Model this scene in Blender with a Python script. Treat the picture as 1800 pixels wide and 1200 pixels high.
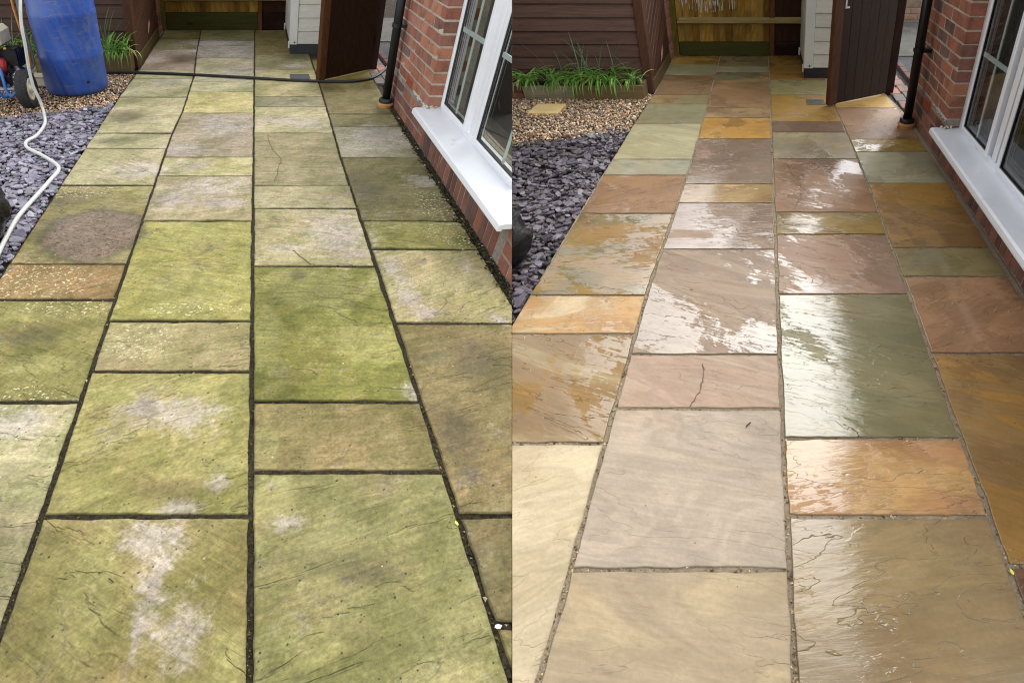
import bpy, bmesh, math, random
import numpy as np
from mathutils import Vector, Matrix, noise as mnoise

random.seed(7)
rng = np.random.default_rng(7)
for o in list(bpy.data.objects):
    bpy.data.objects.remove(o)
scene = bpy.context.scene
COL = scene.collection

# ------------------------------------------------------------------ camera
EYE = 1.371
PITCH = math.radians(41.135)
cam_d = bpy.data.cameras.new('camera')
cam = bpy.data.objects.new('camera', cam_d)
COL.objects.link(cam)
cam.location = (0, 0, EYE)
cam.rotation_euler = (math.radians(90) - PITCH, 0, 0)
cam_d.sensor_width = 36.0
cam_d.lens = 36.0 * 901 / 1800
cam_d.clip_start = 0.02
cam_d.clip_end = 500
scene.camera = cam

# ------------------------------------------------------------------ light
SUN_EL, SUN_AZ = math.radians(43), math.radians(37)      # azimuth from +Y towards +X
world = bpy.data.worlds.new('World')
scene.world = world
world.use_nodes = True
wt = world.node_tree
wt.nodes.clear()
w_out = wt.nodes.new('ShaderNodeOutputWorld')
w_bg = wt.nodes.new('ShaderNodeBackground')
w_sky = wt.nodes.new('ShaderNodeTexSky')
w_sky.sky_type = 'NISHITA'
w_sky.sun_disc = False
w_sky.sun_elevation = SUN_EL
w_sky.sun_rotation = SUN_AZ
w_sky.dust_density = 1.6
w_sky.air_density = 1.0
w_hsv = wt.nodes.new('ShaderNodeHueSaturation')           # overcast: the cloud cover greys the blue
w_hsv.inputs['Saturation'].default_value = 0.10
wt.links.new(w_sky.outputs[0], w_hsv.inputs['Color'])
wt.links.new(w_hsv.outputs[0], w_bg.inputs[0])
w_bg.inputs[1].default_value = 0.15
wt.links.new(w_bg.outputs[0], w_out.inputs[0])
sun_d = bpy.data.lights.new('sun', 'SUN')
sun_d.energy = 0.55
sun_d.angle = math.radians(38)
sun_d.color = (1.0, 0.96, 0.9)
sun = bpy.data.objects.new('sun', sun_d)
COL.objects.link(sun)
sv = Vector((math.sin(SUN_AZ) * math.cos(SUN_EL), math.cos(SUN_AZ) * math.cos(SUN_EL), math.sin(SUN_EL)))
sun.rotation_euler = sv.to_track_quat('Z', 'Y').to_euler()
scene.view_settings.view_transform = 'Standard'
scene.view_settings.look = 'None'
scene.view_settings.gamma = 1.0
scene.view_settings.use_curve_mapping = False
scene.view_settings.exposure = 1.22
scene.cycles.filter_width = 1.1

# ------------------------------------------------------------------ the two yards
# Each yard is laid out in its own metre frame: x across the path, y along it, z up.
# The left yard's path runs off to the left, the right yard's to the right, and they meet
# along the line X = 0, where both are cut.  OX: where the frame starts, AX: how far the
# path drifts sideways per metre, LX: how far its uprights lean per metre of height.
FR = {'L': dict(OX=-0.4505, AX=-0.3786, LX=0.3286, sgn=-1),
      'R': dict(OX=0.4505, AX=0.3704, LX=-0.3286, sgn=1)}

def lin(side):
    f = FR[side]
    return np.array([[1, f['AX'], f['LX']], [0, 1, 0], [0, 0, 1]], float)

def wpt(side, p):
    f = FR[side]
    return np.array([p[0] + f['AX'] * p[1] + f['LX'] * p[2] + f['OX'], p[1], p[2]])

WO = {}            # world origin of each object

def tag(o, label=None, cat=None, group=None, kind=None):
    if label: o['label'] = label
    if cat: o['category'] = cat
    if group: o['group'] = group
    if kind: o['kind'] = kind
    return o

def _link(o, worg, parent):
    COL.objects.link(o)
    WO[o.name] = np.array(worg, float)
    if parent is not None:
        o.parent = parent
        o.location = Vector(WO[o.name] - WO[parent.name])
    else:
        o.location = Vector(worg)
    return o

def thing(name, side, loc, label=None, cat=None, group=None, parent=None):
    o = bpy.data.objects.new(name, None)
    o.empty_display_size = 0.1
    _link(o, wpt(side, loc), parent)
    return tag(o, label, cat, group)

class MB:
    """collects shapes in yard metres"""
    def __init__(s):
        s.v, s.f = [], []
    def add(s, verts, faces):
        b = len(s.v)
        s.v.extend([tuple(map(float, q)) for q in verts])
        s.f.extend([tuple(b + i for i in f) for f in faces])
        return s
    def hexa(s, c8):
        return s.add(c8, [(0, 3, 2, 1), (4, 5, 6, 7), (0, 1, 5, 4), (1, 2, 6, 5), (2, 3, 7, 6), (3, 0, 4, 7)])
    def box(s, x0, x1, y0, y1, z0, z1):
        return s.hexa([(x0, y0, z0), (x1, y0, z0), (x1, y1, z0), (x0, y1, z0), (x0, y0, z1), (x1, y0, z1), (x1, y1, z1), (x0, y1, z1)])
    def obox(s, o, d, n, a0, a1, b0, b1, z0, z1):
        """box along unit d (a) and unit n (b) from plan point o"""
        def q(a, b, z): return (o[0] + d[0] * a + n[0] * b, o[1] + d[1] * a + n[1] * b, z)
        return s.hexa([q(a0, b0, z0), q(a1, b0, z0), q(a1, b1, z0), q(a0, b1, z0), q(a0, b0, z1), q(a1, b0, z1), q(a1, b1, z1), q(a0, b1, z1)])
    def tube(s, pts, r, n=10, cap=True):
        pts = [Vector(p) for p in pts]
        rs = r if isinstance(r, (list, tuple)) else [r] * len(pts)
        b = len(s.v)
        up = None
        for i, p in enumerate(pts):
            t = (pts[min(i + 1, len(pts) - 1)] - pts[max(i - 1, 0)]).normalized()
            if up is None:
                up = t.orthogonal().normalized()
            up = (up - t * up.dot(t)).normalized()
            w = t.cross(up)
            for k in range(n):
                a = 2 * math.pi * k / n
                s.v.append(tuple(p + (up * math.cos(a) + w * math.sin(a)) * rs[i]))
        for i in range(len(pts) - 1):
            for k in range(n):
                k2 = (k + 1) % n
                s.f.append((b + i * n + k, b + i * n + k2, b + (i + 1) * n + k2, b + (i + 1) * n + k))
        if cap:
            s.f.append(tuple(b + k for k in range(n))[::-1])
            s.f.append(tuple(b + (len(pts) - 1) * n + k for k in range(n)))
        return s
    def lathe(s, c, prof, n=32, axis='z'):
        b = len(s.v)
        for (r, h) in prof:
            for k in range(n):
                a = 2 * math.pi * k / n
                if axis == 'z':
                    s.v.append((c[0] + r * math.cos(a), c[1] + r * math.sin(a), c[2] + h))
                else:
                    s.v.append((c[0] + h, c[1] + r * math.cos(a), c[2] + r * math.sin(a)))
        for i in range(len(prof) - 1):
            for k in range(n):
                k2 = (k + 1) % n
                s.f.append((b + i * n + k, b + i * n + k2, b + (i + 1) * n + k2, b + (i + 1) * n + k))
        return s

def smooth_path(pts, n=6):
    P = [Vector(p) for p in pts]
    out = []
    for i in range(len(P) - 1):
        p0, p1, p2, p3 = P[max(i - 1, 0)], P[i], P[i + 1], P[min(i + 2, len(P) - 1)]
        for k in range(n):
            t = k / n
            out.append(0.5 * ((2 * p1) + (p2 - p0) * t + (2 * p0 - 5 * p1 + 4 * p2 - p3) * t * t + (3 * p1 - p0 - 3 * p2 + p3) * t ** 3))
    out.append(P[-1])
    return out

def make_mesh(name, wv, faces, side, clip=True, bevel=0, smooth=False, fill=True, attrs=None):
    """world-space verts -> mesh, cut at the line where the yards meet; None if nothing is left"""
    g = FR[side]['sgn']
    if clip and (wv[:, 0] * g).max() < 0.001:
        return None
    me = bpy.data.meshes.new(name)
    me.from_pydata(wv.tolist(), [], faces)
    for an, av in (attrs or {}).items():
        if av.ndim == 2:
            a = me.attributes.new(an, 'FLOAT_COLOR', 'POINT')
            a.data.foreach_set('color', np.c_[av, np.ones(len(av))].astype(np.float32).ravel())
        else:
            a = me.attributes.new(an, 'FLOAT', 'POINT')
            a.data.foreach_set('value', av.astype(np.float32))
    need = clip and (wv[:, 0] * g).min() < 0.0008
    if bevel or need:
        bm = bmesh.new()
        bm.from_mesh(me)
        if bevel:
            bmesh.ops.recalc_face_normals(bm, faces=bm.faces)
            bmesh.ops.bevel(bm, geom=list(bm.edges), offset=bevel, segments=1, affect='EDGES', clamp_overlap=True)
        if need:
            r = bmesh.ops.bisect_plane(bm, geom=list(bm.verts) + list(bm.edges) + list(bm.faces), dist=1e-5,
                                       plane_co=(0.0008 * g, 0, 0), plane_no=(-g, 0, 0), clear_outer=True)
            if fill:
                ed = [e for e in r['geom_cut'] if isinstance(e, bmesh.types.BMEdge)]
                if ed:
                    bmesh.ops.holes_fill(bm, edges=ed)
        bm.to_mesh(me)
        bm.free()
    if not len(me.polygons):
        return None
    if smooth:
        me.polygons.foreach_set('use_smooth', [True] * len(me.polygons))
    return me

def emit(name, mb, mat, side, parent=None, bevel=0, smooth=False, org=None, color=None, clip=True, fill=True, attrs=None):
    lv = np.array(mb.v, float)
    M = lin(side)
    wv = lv @ M.T + np.array([FR[side]['OX'], 0, 0])
    me = make_mesh(name, wv, mb.f, side, clip, bevel, smooth, fill, attrs)
    if me is None:
        return None
    if org is None:
        worg = np.array([wv[:, 0].mean(), wv[:, 1].mean(), wv[:, 2].min()])
    else:
        worg = wpt(side, org)
    me.transform(Matrix.Translation(Vector(-worg)))
    me.materials.append(mat)
    o = bpy.data.objects.new(name, me)
    _link(o, worg, parent)
    if color is not None:
        o.color = (*color[:3], 1)
    return o

def shared(name, lverts, faces, mat, side, bevel=0, smooth=False, attrs=None):
    """a mesh for many alike pieces, in yard axes round its own origin"""
    wv = np.array(lverts, float) @ lin(side).T
    me = make_mesh(name, wv, faces, side, False, bevel, smooth, True, attrs)
    me.materials.append(mat)
    return me

def place(name, me, side, loc, parent=None, color=None, scale=None):
    """one piece with a shared mesh; cut only when it straddles the meeting line"""
    g = FR[side]['sgn']
    w = wpt(side, loc)
    co = np.empty(len(me.vertices) * 3)
    me.vertices.foreach_get('co', co)
    X = (co.reshape(-1, 3)[:, 0] * (scale or 1) + w[0]) * g
    if X.max() < 0.001:
        return None
    if X.min() < 0.0008:
        me = me.copy()
        bm = bmesh.new(); bm.from_mesh(me)
        r = bmesh.ops.bisect_plane(bm, geom=list(bm.verts) + list(bm.edges) + list(bm.faces), dist=1e-5,
                                   plane_co=((0.0008 * g - w[0]) / (scale or 1), 0, 0), plane_no=(-g, 0, 0), clear_outer=True)
        ed = [e for e in r['geom_cut'] if isinstance(e, bmesh.types.BMEdge)]
        if ed: bmesh.ops.holes_fill(bm, edges=ed)
        bm.to_mesh(me); bm.free()
        if not len(me.polygons):
            return None
    o = bpy.data.objects.new(name, me)
    _link(o, w, parent)
    if scale: o.scale = (scale,) * 3
    if color is not None: o.color = (*color[:3], 1)
    return o

# ------------------------------------------------------------------ materials
def s2l(c):
    c = np.array(c, float) / 255
    return np.where(c <= 0.04045, c / 12.92, ((c + 0.055) / 1.055) ** 2.4)

class NT:
    def __init__(s, name):
        s.m = bpy.data.materials.new(name)
        s.m.use_nodes = True
        s.t = s.m.node_tree
        s.t.nodes.clear()
        s.out = s.t.nodes.new('ShaderNodeOutputMaterial')
        s.b = s.t.nodes.new('ShaderNodeBsdfPrincipled')
        s.t.links.new(s.b.outputs[0], s.out.inputs[0])
    def _set(s, sock, v):
        if v is None: return
        if isinstance(v, bpy.types.NodeSocket): s.t.links.new(v, sock)
        elif isinstance(v, (tuple, list)) and len(v) == 3 and sock.type == 'RGBA': sock.default_value = (*v, 1)
        else: sock.default_value = v
    def set(s, **k):
        for n, v in k.items(): s._set(s.b.inputs[n.replace('_', ' ')], v)
        return s
    def obj(s): return s.t.nodes.new('ShaderNodeTexCoord').outputs['Object']
    def info(s, w): return s.t.nodes.new('ShaderNodeObjectInfo').outputs[w]
    def attr(s, n, t='GEOMETRY', out='Fac'):
        a = s.t.nodes.new('ShaderNodeAttribute'); a.attribute_type = t; a.attribute_name = n
        return a.outputs[out]
    def math(s, op, a, b=None, c=None, clamp=False):
        n = s.t.nodes.new('ShaderNodeMath'); n.operation = op; n.use_clamp = clamp
        for i, v in enumerate((a, b, c)): s._set(n.inputs[i], v)
        return n.outputs[0]
    def vmath(s, op, a, b=None):
        n = s.t.nodes.new('ShaderNodeVectorMath'); n.operation = op
        s._set(n.inputs[0], a); s._set(n.inputs[1], b)
        return n.outputs[0]
    def comb(s, x, y, z):
        n = s.t.nodes.new('ShaderNodeCombineXYZ')
        for i, v in enumerate((x, y, z)): s._set(n.inputs[i], v)
        return n.outputs[0]
    def rot(s, v, ang):
        n = s.t.nodes.new('ShaderNodeVectorRotate'); n.rotation_type = 'Z_AXIS'
        s._set(n.inputs['Vector'], v); s._set(n.inputs['Angle'], ang)
        return n.outputs[0]
    def noise(s, v, scale, detail=4, rough=0.55, dist=0.0, out=0):
        n = s.t.nodes.new('ShaderNodeTexNoise')
        s._set(n.inputs['Vector'], v); n.inputs['Scale'].default_value = scale
        n.inputs['Detail'].default_value = detail; n.inputs['Roughness'].default_value = rough
        n.inputs['Distortion'].default_value = dist
        return n.outputs[out]
    def voro(s, v, scale, out='Distance'):
        n = s.t.nodes.new('ShaderNodeTexVoronoi')
        s._set(n.inputs['Vector'], v); n.inputs['Scale'].default_value = scale
        return n.outputs[out]
    def step(s, x, lo, hi):
        n = s.t.nodes.new('ShaderNodeMapRange'); n.interpolation_type = 'SMOOTHSTEP'
        s._set(n.inputs[0], x); n.inputs[1].default_value = lo; n.inputs[2].default_value = hi
        return n.outputs[0]
    def rng(s, x, lo, hi, a, b):
        n = s.t.nodes.new('ShaderNodeMapRange')
        s._set(n.inputs[0], x)
        for i, v in enumerate((lo, hi, a, b)): n.inputs[1 + i].default_value = v
        return n.outputs[0]
    def mix(s, f, a, b, bt='MIX'):
        n = s.t.nodes.new('ShaderNodeMix'); n.data_type = 'RGBA'; n.blend_type = bt
        s._set(n.inputs[0], f); s._set(n.inputs[6], a); s._set(n.inputs[7], b)
        return n.outputs[2]
    def gain(s, c, f):
        """colour times a number"""
        n = s.t.nodes.new('ShaderNodeVectorMath'); n.operation = 'SCALE'
        s._set(n.inputs[0], c); s._set(n.inputs['Scale'], f)
        return n.outputs[0]
    def bump(s, h, strength=0.5, dist=0.01, nrm=None):
        n = s.t.nodes.new('ShaderNodeBump')
        n.inputs['Strength'].default_value = strength; n.inputs['Distance'].default_value = dist
        s._set(n.inputs['Height'], h); s._set(n.inputs['Normal'], nrm)
        return n.outputs[0]

def simple(name, col, rough=0.5, var=0.15, scale=20, bump=0.0, bscale=60, spec=0.5, stretch=None, metal=0, useobj=False, dirt=None):
    m = NT(name)
    co = m.vmath('ADD', m.obj(), m.comb(m.math('MULTIPLY', m.info('Random'), 31.0), m.math('MULTIPLY', m.info('Random'), 17.0), 0.0))
    if stretch: co = m.vmath('MULTIPLY', co, stretch)
    n = m.noise(co, scale, 5, 0.6)
    base = m.info('Color') if useobj else tuple(col)
    c = m.gain(base, m.rng(n, 0.3, 0.7, 1 - var, 1 + var))
    if dirt:
        dn = m.noise(co, dirt[1], 6, 0.65)
        c = m.mix(m.step(dn, dirt[2], dirt[2] + 0.15), c, tuple(dirt[0]))
    m.set(Base_Color=c, Roughness=rough, Specular_IOR_Level=spec, Metallic=metal)
    if bump:
        m.set(Normal=m.bump(m.noise(co, bscale, 4, 0.6), bump, 0.004))
    return m.m

def slab_coords(m):
    r = m.info('Random')
    co = m.vmath('ADD', m.obj(), m.comb(m.math('MULTIPLY', r, 37.0), m.math('MULTIPLY', r, 19.0), 0.0))
    rc = m.rot(co, m.math('MULTIPLY_ADD', r, 1.1, -0.55))
    return co, rc

def ledges(m, rc, scale, levels, edge):
    """terraces of riven stone: flat sheets that end in thin broken steps"""
    n = m.noise(m.vmath('MULTIPLY', rc, (1.0, 3.2, 1.0)), scale, 5, 0.55, 0.35)
    v = m.math('MULTIPLY', n, levels)
    fr = m.math('FRACT', v)
    st = m.step(fr, 1 - edge, 1.0)
    return m.math('MULTIPLY_ADD', fr, -0.25, st), st, n

def mat_mossy():
    m = NT('mossy sandstone')
    co, rc = slab_coords(m)
    n1 = m.noise(co, 2.6, 7, 0.62, 0.3)
    n1b = m.noise(m.vmath('ADD', co, (5.3, 2.1, 0)), 4.5, 6, 0.6, 0.5)
    n2 = m.noise(co, 13, 6, 0.65)
    n3 = m.noise(co, 85, 4, 0.7)
    ns = m.noise(m.vmath('MULTIPLY', rc, (2.0, 16.0, 1.0)), 3.0, 6, 0.65, 0.4)
    base = m.info('Color')
    c = m.mix(m.step(n1, 0.36, 0.66), base, m.mix(1.0, base, (0.82, 0.86, 0.66), 'MULTIPLY'))
    c = m.mix(m.math('MULTIPLY', m.step(n1b, 0.45, 0.68), 0.7), c, m.mix(1.0, base, (1.25, 1.12, 1.15), 'MULTIPLY'))
    # algae where it grows thickest
    yl = m.math('ADD', m.attr('yel'), m.math('MULTIPLY_ADD', n2, 1.3, -0.62))
    c = m.mix(m.math('MULTIPLY', m.step(yl, 0.25, 0.75), 0.42), c, (0.37, 0.345, 0.13))
    sc = m.math('MULTIPLY', m.step(m.noise(co, 6.5, 7, 0.7, 0.3), 0.52, 0.70), 0.35)
    c = m.mix(sc, c, (0.29, 0.27, 0.135))
    # clean patches
    pl = m.math('ADD', m.math('ADD', m.attr('pale'), m.math('MULTIPLY_ADD', n1b, 1.3, -0.65)), m.math('ADD', m.math('MULTIPLY_ADD', ns, 0.5, -0.25), m.math('MULTIPLY_ADD', n2, 1.5, -0.75)))
    c = m.mix(m.math('MULTIPLY', m.step(m.math('ADD', pl, m.math('ADD', m.math('MULTIPLY_ADD', n3, 0.7, -0.35), m.math('MULTIPLY_ADD', m.noise(co, 28, 6, 0.7), 1.6, -0.8))), 0.2, 1.0), 0.62), c, (0.47, 0.41, 0.375))
    # damp dirt
    dk = m.math('ADD', m.math('ADD', m.attr('dark'), m.math('MULTIPLY_ADD', n1b, 1.2, -0.6)), m.math('MULTIPLY_ADD', n2, 1.0, -0.5))
    dkm = m.step(dk, 0.25, 1.05)
    c = m.mix(m.math('MULTIPLY', dkm, 0.72), c, m.mix(1.0, c, (0.42, 0.40, 0.36), 'MULTIPLY'))
    # dried mud
    mu = m.math('ADD', m.attr('mud'), m.math('ADD', m.math('MULTIPLY_ADD', n2, 0.8, -0.4), m.math('MULTIPLY_ADD', n1b, 0.9, -0.45)))
    rim = m.math('MULTIPLY', m.step(mu, 0.08, 0.34), 0.62)
    c = m.mix(rim, c, (0.09, 0.08, 0.055))
    mudc = m.mix(m.step(m.noise(m.vmath('MULTIPLY', co, (1, 1.6, 1)), 70, 3, 0.6), 0.57, 0.62), m.gain((0.215, 0.155, 0.105), m.rng(n1b, 0.3, 0.7, 0.85, 1.15)), (0.035, 0.026, 0.022))
    c = m.mix(m.step(mu, 0.32, 0.5), c, mudc)
    # grain and streaks
    c = m.gain(c, m.rng(n1, 0.3, 0.7, 1.24, 0.74))
    c = m.gain(c, m.rng(n3, 0.25, 0.75, 0.66, 1.34))
    c = m.gain(c, m.rng(m.noise(co, 34, 5, 0.7), 0.3, 0.7, 0.82, 1.18))
    c = m.gain(c, m.rng(ns, 0.3, 0.7, 0.80, 1.20))
    c = m.gain(c, m.rng(n2, 0.3, 0.7, 0.88, 1.12))
    mo = m.noise(m.vmath('ADD', co, (2.2, 8.8, 0)), 10, 9, 0.76, 0.6)
    c = m.mix(m.math('MULTIPLY', m.step(mo, 0.50, 0.56), 0.5), c, m.mix(1.0, c, (0.62, 0.66, 0.50), 'MULTIPLY'))
    mo2 = m.noise(m.vmath('ADD', m.vmath('MULTIPLY', rc, (1.0, 3.0, 1.0)), (9.2, 1.8, 0)), 6, 9, 0.74, 0.8)
    c = m.mix(m.math('MULTIPLY', m.step(mo2, 0.53, 0.60), 0.45), c, m.mix(1.0, c, (1.34, 1.26, 1.30), 'MULTIPLY'))
    # crumbs of lichen
    cs = m.noise(m.vmath('MULTIPLY', co, (1.0, 1.3, 1.0)), 62, 3, 0.55)
    crm = m.math('MULTIPLY', m.step(cs, 0.58, 0.63), m.step(m.math('ADD', m.math('SUBTRACT', m.attr('cream'), m.math('MULTIPLY', m.attr('mud'), 3.0)), m.math('MULTIPLY_ADD', n2, 1.2, -0.6)), 0.2, 0.55))
    c = m.mix(m.math('MULTIPLY', crm, 0.9), c, (0.68, 0.64, 0.42))
    def spots(scale, size, dens, off):
        v = m.vmath('ADD', m.vmath('ADD', co, (off, off * 2, 0)), m.vmath('SCALE', m.noise(co, 40, 2, 0.5, 0, 1), None))
        d = m.voro(co if off == 0 else m.vmath('ADD', co, (off, off * 2, 0)), scale)
        k = m.voro(co if off == 0 else m.vmath('ADD', co, (off, off * 2, 0)), scale, 'Color')
        sep = m.t.nodes.new('ShaderNodeSeparateColor'); m.t.links.new(k, sep.inputs[0])
        gate = m.math('LESS_THAN', sep.outputs[0], dens)
        r = m.math('MULTIPLY_ADD', m.math('POWER', sep.outputs[1], 1.8), size * 1.1, size * 0.2)
        dd = m.math('SUBTRACT', r, m.math('ADD', d, m.math('MULTIPLY_ADD', n3, 0.14, -0.07)))
        return m.math('MULTIPLY', gate, m.step(dd, 0.0, 0.05))
    dens = m.math('MULTIPLY', m.attr('spots', 'OBJECT'), m.step(m.noise(m.vmath('ADD', co, (6.6, 1.2, 0)), 2.6, 4, 0.6), 0.30, 0.48))
    c = m.mix(m.math('MULTIPLY', spots(26, 0.10, 0.95, 0.0), dens), c, (0.035, 0.03, 0.025))
    c = m.mix(m.math('MULTIPLY', spots(58, 0.17, 0.7, 3.7), dens), c, (0.05, 0.045, 0.035))
    c = m.mix(m.math('MULTIPLY', spots(34, 0.11, 0.2, 8.1), m.attr('specks', 'OBJECT')), c, (0.75, 0.74, 0.68))
    # dirty arrises
    ed = m.math('ADD', m.attr('edge'), m.math('MULTIPLY_ADD', n2, 0.9, -0.45))
    c = m.mix(m.math('MULTIPLY', m.step(ed, 0.5, 1.2), 0.5), c, (0.10, 0.085, 0.045))
    led, st, nn = ledges(m, rc, 1.5, 7, 0.10)
    lm = m.math('MULTIPLY', st, m.step(m.noise(co, 3.1, 3, 0.5), 0.5, 0.6))
    c = m.mix(m.math('MULTIPLY', lm, 0.4), c, (0.11, 0.10, 0.06))
    ro = m.math('SUBTRACT', 0.78, m.math('MULTIPLY', dkm, 0.3))
    ro = m.math('SUBTRACT', ro, m.attr('damp', 'OBJECT'))
    b1 = m.bump(m.math('MULTIPLY', led, m.step(m.noise(co, 3.1, 3, 0.5), 0.40, 0.56)), 0.9, 0.005)
    b2 = m.bump(m.math('ADD', m.math('MULTIPLY', n2, 0.6), m.math('ADD', m.math('MULTIPLY', n3, 0.25), m.math('MULTIPLY', ns, 0.8))), 0.75, 0.007, b1)
    m.set(Base_Color=c, Roughness=ro, Specular_IOR_Level=0.35, Normal=b2)
    return m.m

def mat_wet():
    m = NT('wet sandstone')
    co, rc = slab_coords(m)
    c1 = m.info('Color')
    c2 = m.attr('tint', 'OBJECT', 'Color')
    wet = m.attr('wet', 'OBJECT')
    bn = m.noise(m.vmath('MULTIPLY', rc, (1.0, 2.6, 1.0)), 1.3, 5, 0.5, 1.6)
    c = m.mix(m.step(bn, 0.44, 0.58), c1, c2)
    bb = m.math('SINE', m.math('MULTIPLY', bn, 46.0))
    c = m.gain(c, m.rng(bb, -1, 1, 0.93, 1.06))
    n1 = m.noise(co, 3.0, 6, 0.6, 0.4)
    n2 = m.noise(co, 15, 6, 0.65)
    n3 = m.noise(co, 95, 4, 0.7)
    ns = m.noise(m.vmath('MULTIPLY', rc, (3.0, 26.0, 1.0)), 3.0, 6, 0.65, 0.5)
    c = m.gain(c, m.rng(n1, 0.3, 0.7, 0.84, 1.16))
    c = m.gain(c, m.rng(n3, 0.3, 0.7, 0.92, 1.08))
    c = m.gain(c, m.rng(ns, 0.3, 0.7, 0.91, 1.09))
    # rusty stains
    c = m.mix(m.math('MULTIPLY', m.step(m.noise(m.vmath('ADD', co, (3, 9, 0)), 2.1, 6, 0.6, 0.8), 0.56, 0.62), m.attr('rust', 'OBJECT')), c, (0.30, 0.15, 0.045))
    # small pits
    d = m.voro(co, 34)
    k = m.voro(co, 34, 'Color')
    sep = m.t.nodes.new('ShaderNodeSeparateColor'); m.t.links.new(k, sep.inputs[0])
    pit = m.math('MULTIPLY', m.math('LESS_THAN', sep.outputs[0], 0.13), m.step(m.math('SUBTRACT', m.math('MULTIPLY_ADD', sep.outputs[1], 0.1, 0.04), d), 0.0, 0.04))
    c = m.mix(m.math('MULTIPLY', pit, 0.6), c, (0.07, 0.05, 0.035))
    ed = m.math('ADD', m.attr('edge'), m.math('MULTIPLY_ADD', n2, 0.9, -0.45))
    c = m.mix(m.math('MULTIPLY', m.step(ed, 0.55, 1.1), 0.3), c, (0.20, 0.16, 0.10))
    # water: thick film with ragged shores, thinner damp around it
    fn = m.math('ADD', m.noise(co, 1.7, 7, 0.62, 0.8), m.math('ADD', m.math('MULTIPLY_ADD', n2, 0.16, -0.08), m.math('MULTIPLY_ADD', ns, 0.3, -0.15)))
    film = m.step(m.math('ADD', fn, m.math('MULTIPLY_ADD', wet, 0.42, -0.28)), 0.50, 0.535)
    c = m.gain(c, m.math('MULTIPLY_ADD', m.math('MULTIPLY', film, wet), -0.22, 1.0))
    led, st, nn = ledges(m, rc, 1.35, 10, 0.045)
    gate = m.step(m.noise(m.vmath('ADD', co, (1.7, 4.2, 0)), 2.4, 4, 0.55), 0.40, 0.54)
    c = m.mix(m.math('MULTIPLY', m.math('MULTIPLY', st, gate), 0.18), c, m.mix(1.0, c, (0.5, 0.45, 0.4), 'MULTIPLY'))
    led = m.math('MULTIPLY', m.math('MULTIPLY', led, gate), m.math('MULTIPLY_ADD', wet, 0.7, 0.3))
    b1 = m.bump(led, 0.8, 0.004)
    b2 = m.bump(m.math('ADD', m.math('MULTIPLY', n2, 0.12), m.math('ADD', m.math('MULTIPLY', ns, 0.4), m.math('MULTIPLY', n3, 0.12))), 0.35, 0.005, b1)
    led2, st2, _ = ledges(m, m.vmath('ADD', rc, (7.1, 3.3, 0)), 2.6, 13, 0.12)
    rv = m.math('MULTIPLY', m.math('SUBTRACT', st2, m.math('MULTIPLY', led2, 0.2)), m.step(m.noise(m.vmath('ADD', co, (4.4, 0.3, 0)), 2.2, 4, 0.6), 0.47, 0.62))
    fine = m.math('ADD', m.math('MULTIPLY', ns, 0.8), m.math('ADD', m.math('MULTIPLY', n2, 0.25), m.math('MULTIPLY', rv, m.attr('riven', 'OBJECT'))))
    cb = m.bump(m.math('MULTIPLY', fine, m.math('MULTIPLY_ADD', film, -0.7, 1.0)), 0.42, 0.005, m.bump(led, 0.6, 0.004))
    m.set(Base_Color=c, Roughness=0.65, Specular_IOR_Level=0.15, Normal=b2,
          Coat_Weight=m.math('MULTIPLY', m.math('MULTIPLY_ADD', film, 0.8, 0.2), m.math('MINIMUM', m.math('MULTIPLY', wet, 1.6), 1.0)),
          Coat_Roughness=m.math('MULTIPLY_ADD', film, -0.07, 0.10), Coat_IOR=1.5, Coat_Normal=cb)
    return m.m

def mat_ground(name, c1, c2, scale, bump=0.8, bd=0.01, rough=0.9):
    m = NT(name)
    co = m.obj()
    n = m.noise(co, scale, 8, 0.7)
    n2 = m.noise(co, scale * 9, 4, 0.7)
    n0 = m.noise(co, 3, 5, 0.6)
    c = m.mix(m.step(n, 0.35, 0.65), tuple(c1), tuple(c2))
    c = m.gain(c, m.rng(n2, 0.3, 0.7, 0.7, 1.3))
    c = m.gain(c, m.rng(n0, 0.3, 0.7, 0.75, 1.25))
    m.set(Base_Color=c, Roughness=rough, Specular_IOR_Level=0.2, Normal=m.bump(m.math('ADD', n, n2), bump, bd))
    return m.m

def mat_brick():
    m = NT('red brick')
    co = m.vmath('ADD', m.obj(), m.comb(m.math('MULTIPLY', m.info('Random'), 13.0), m.math('MULTIPLY', m.info('Random'), 7.0), m.math('MULTIPLY', m.info('Random'), 5.0)))
    n = m.noise(co, 9, 6, 0.65)
    n3 = m.noise(co, 110, 3, 0.7)
    c = m.mix(m.step(n, 0.42, 0.68), m.info('Color'), m.mix(1.0, m.info('Color'), (0.62, 0.66, 0.72), 'MULTIPLY'))
    c = m.gain(c, m.rng(n3, 0.3, 0.7, 0.82, 1.18))
    m.set(Base_Color=c, Roughness=0.85, Specular_IOR_Level=0.3, Normal=m.bump(m.math('ADD', n, m.math('MULTIPLY', n3, 0.5)), 0.6, 0.004))
    return m.m

def mat_attr(name, rough=0.6, spec=0.4, n=40, wetc=0.0, bump=0.3):
    """colour per loose piece, stored on the piece"""
    m = NT(name)
    co = m.obj()
    c = m.gain(m.attr('tone', 'GEOMETRY', 'Color'), m.rng(m.noise(co, n, 4, 0.65), 0.3, 0.7, 0.75, 1.25))
    m.set(Base_Color=c, Roughness=rough, Specular_IOR_Level=spec, Coat_Weight=wetc, Coat_Roughness=0.12, Normal=m.bump(m.noise(co, n * 2, 3, 0.6), bump, 0.004))
    return m.m

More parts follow.
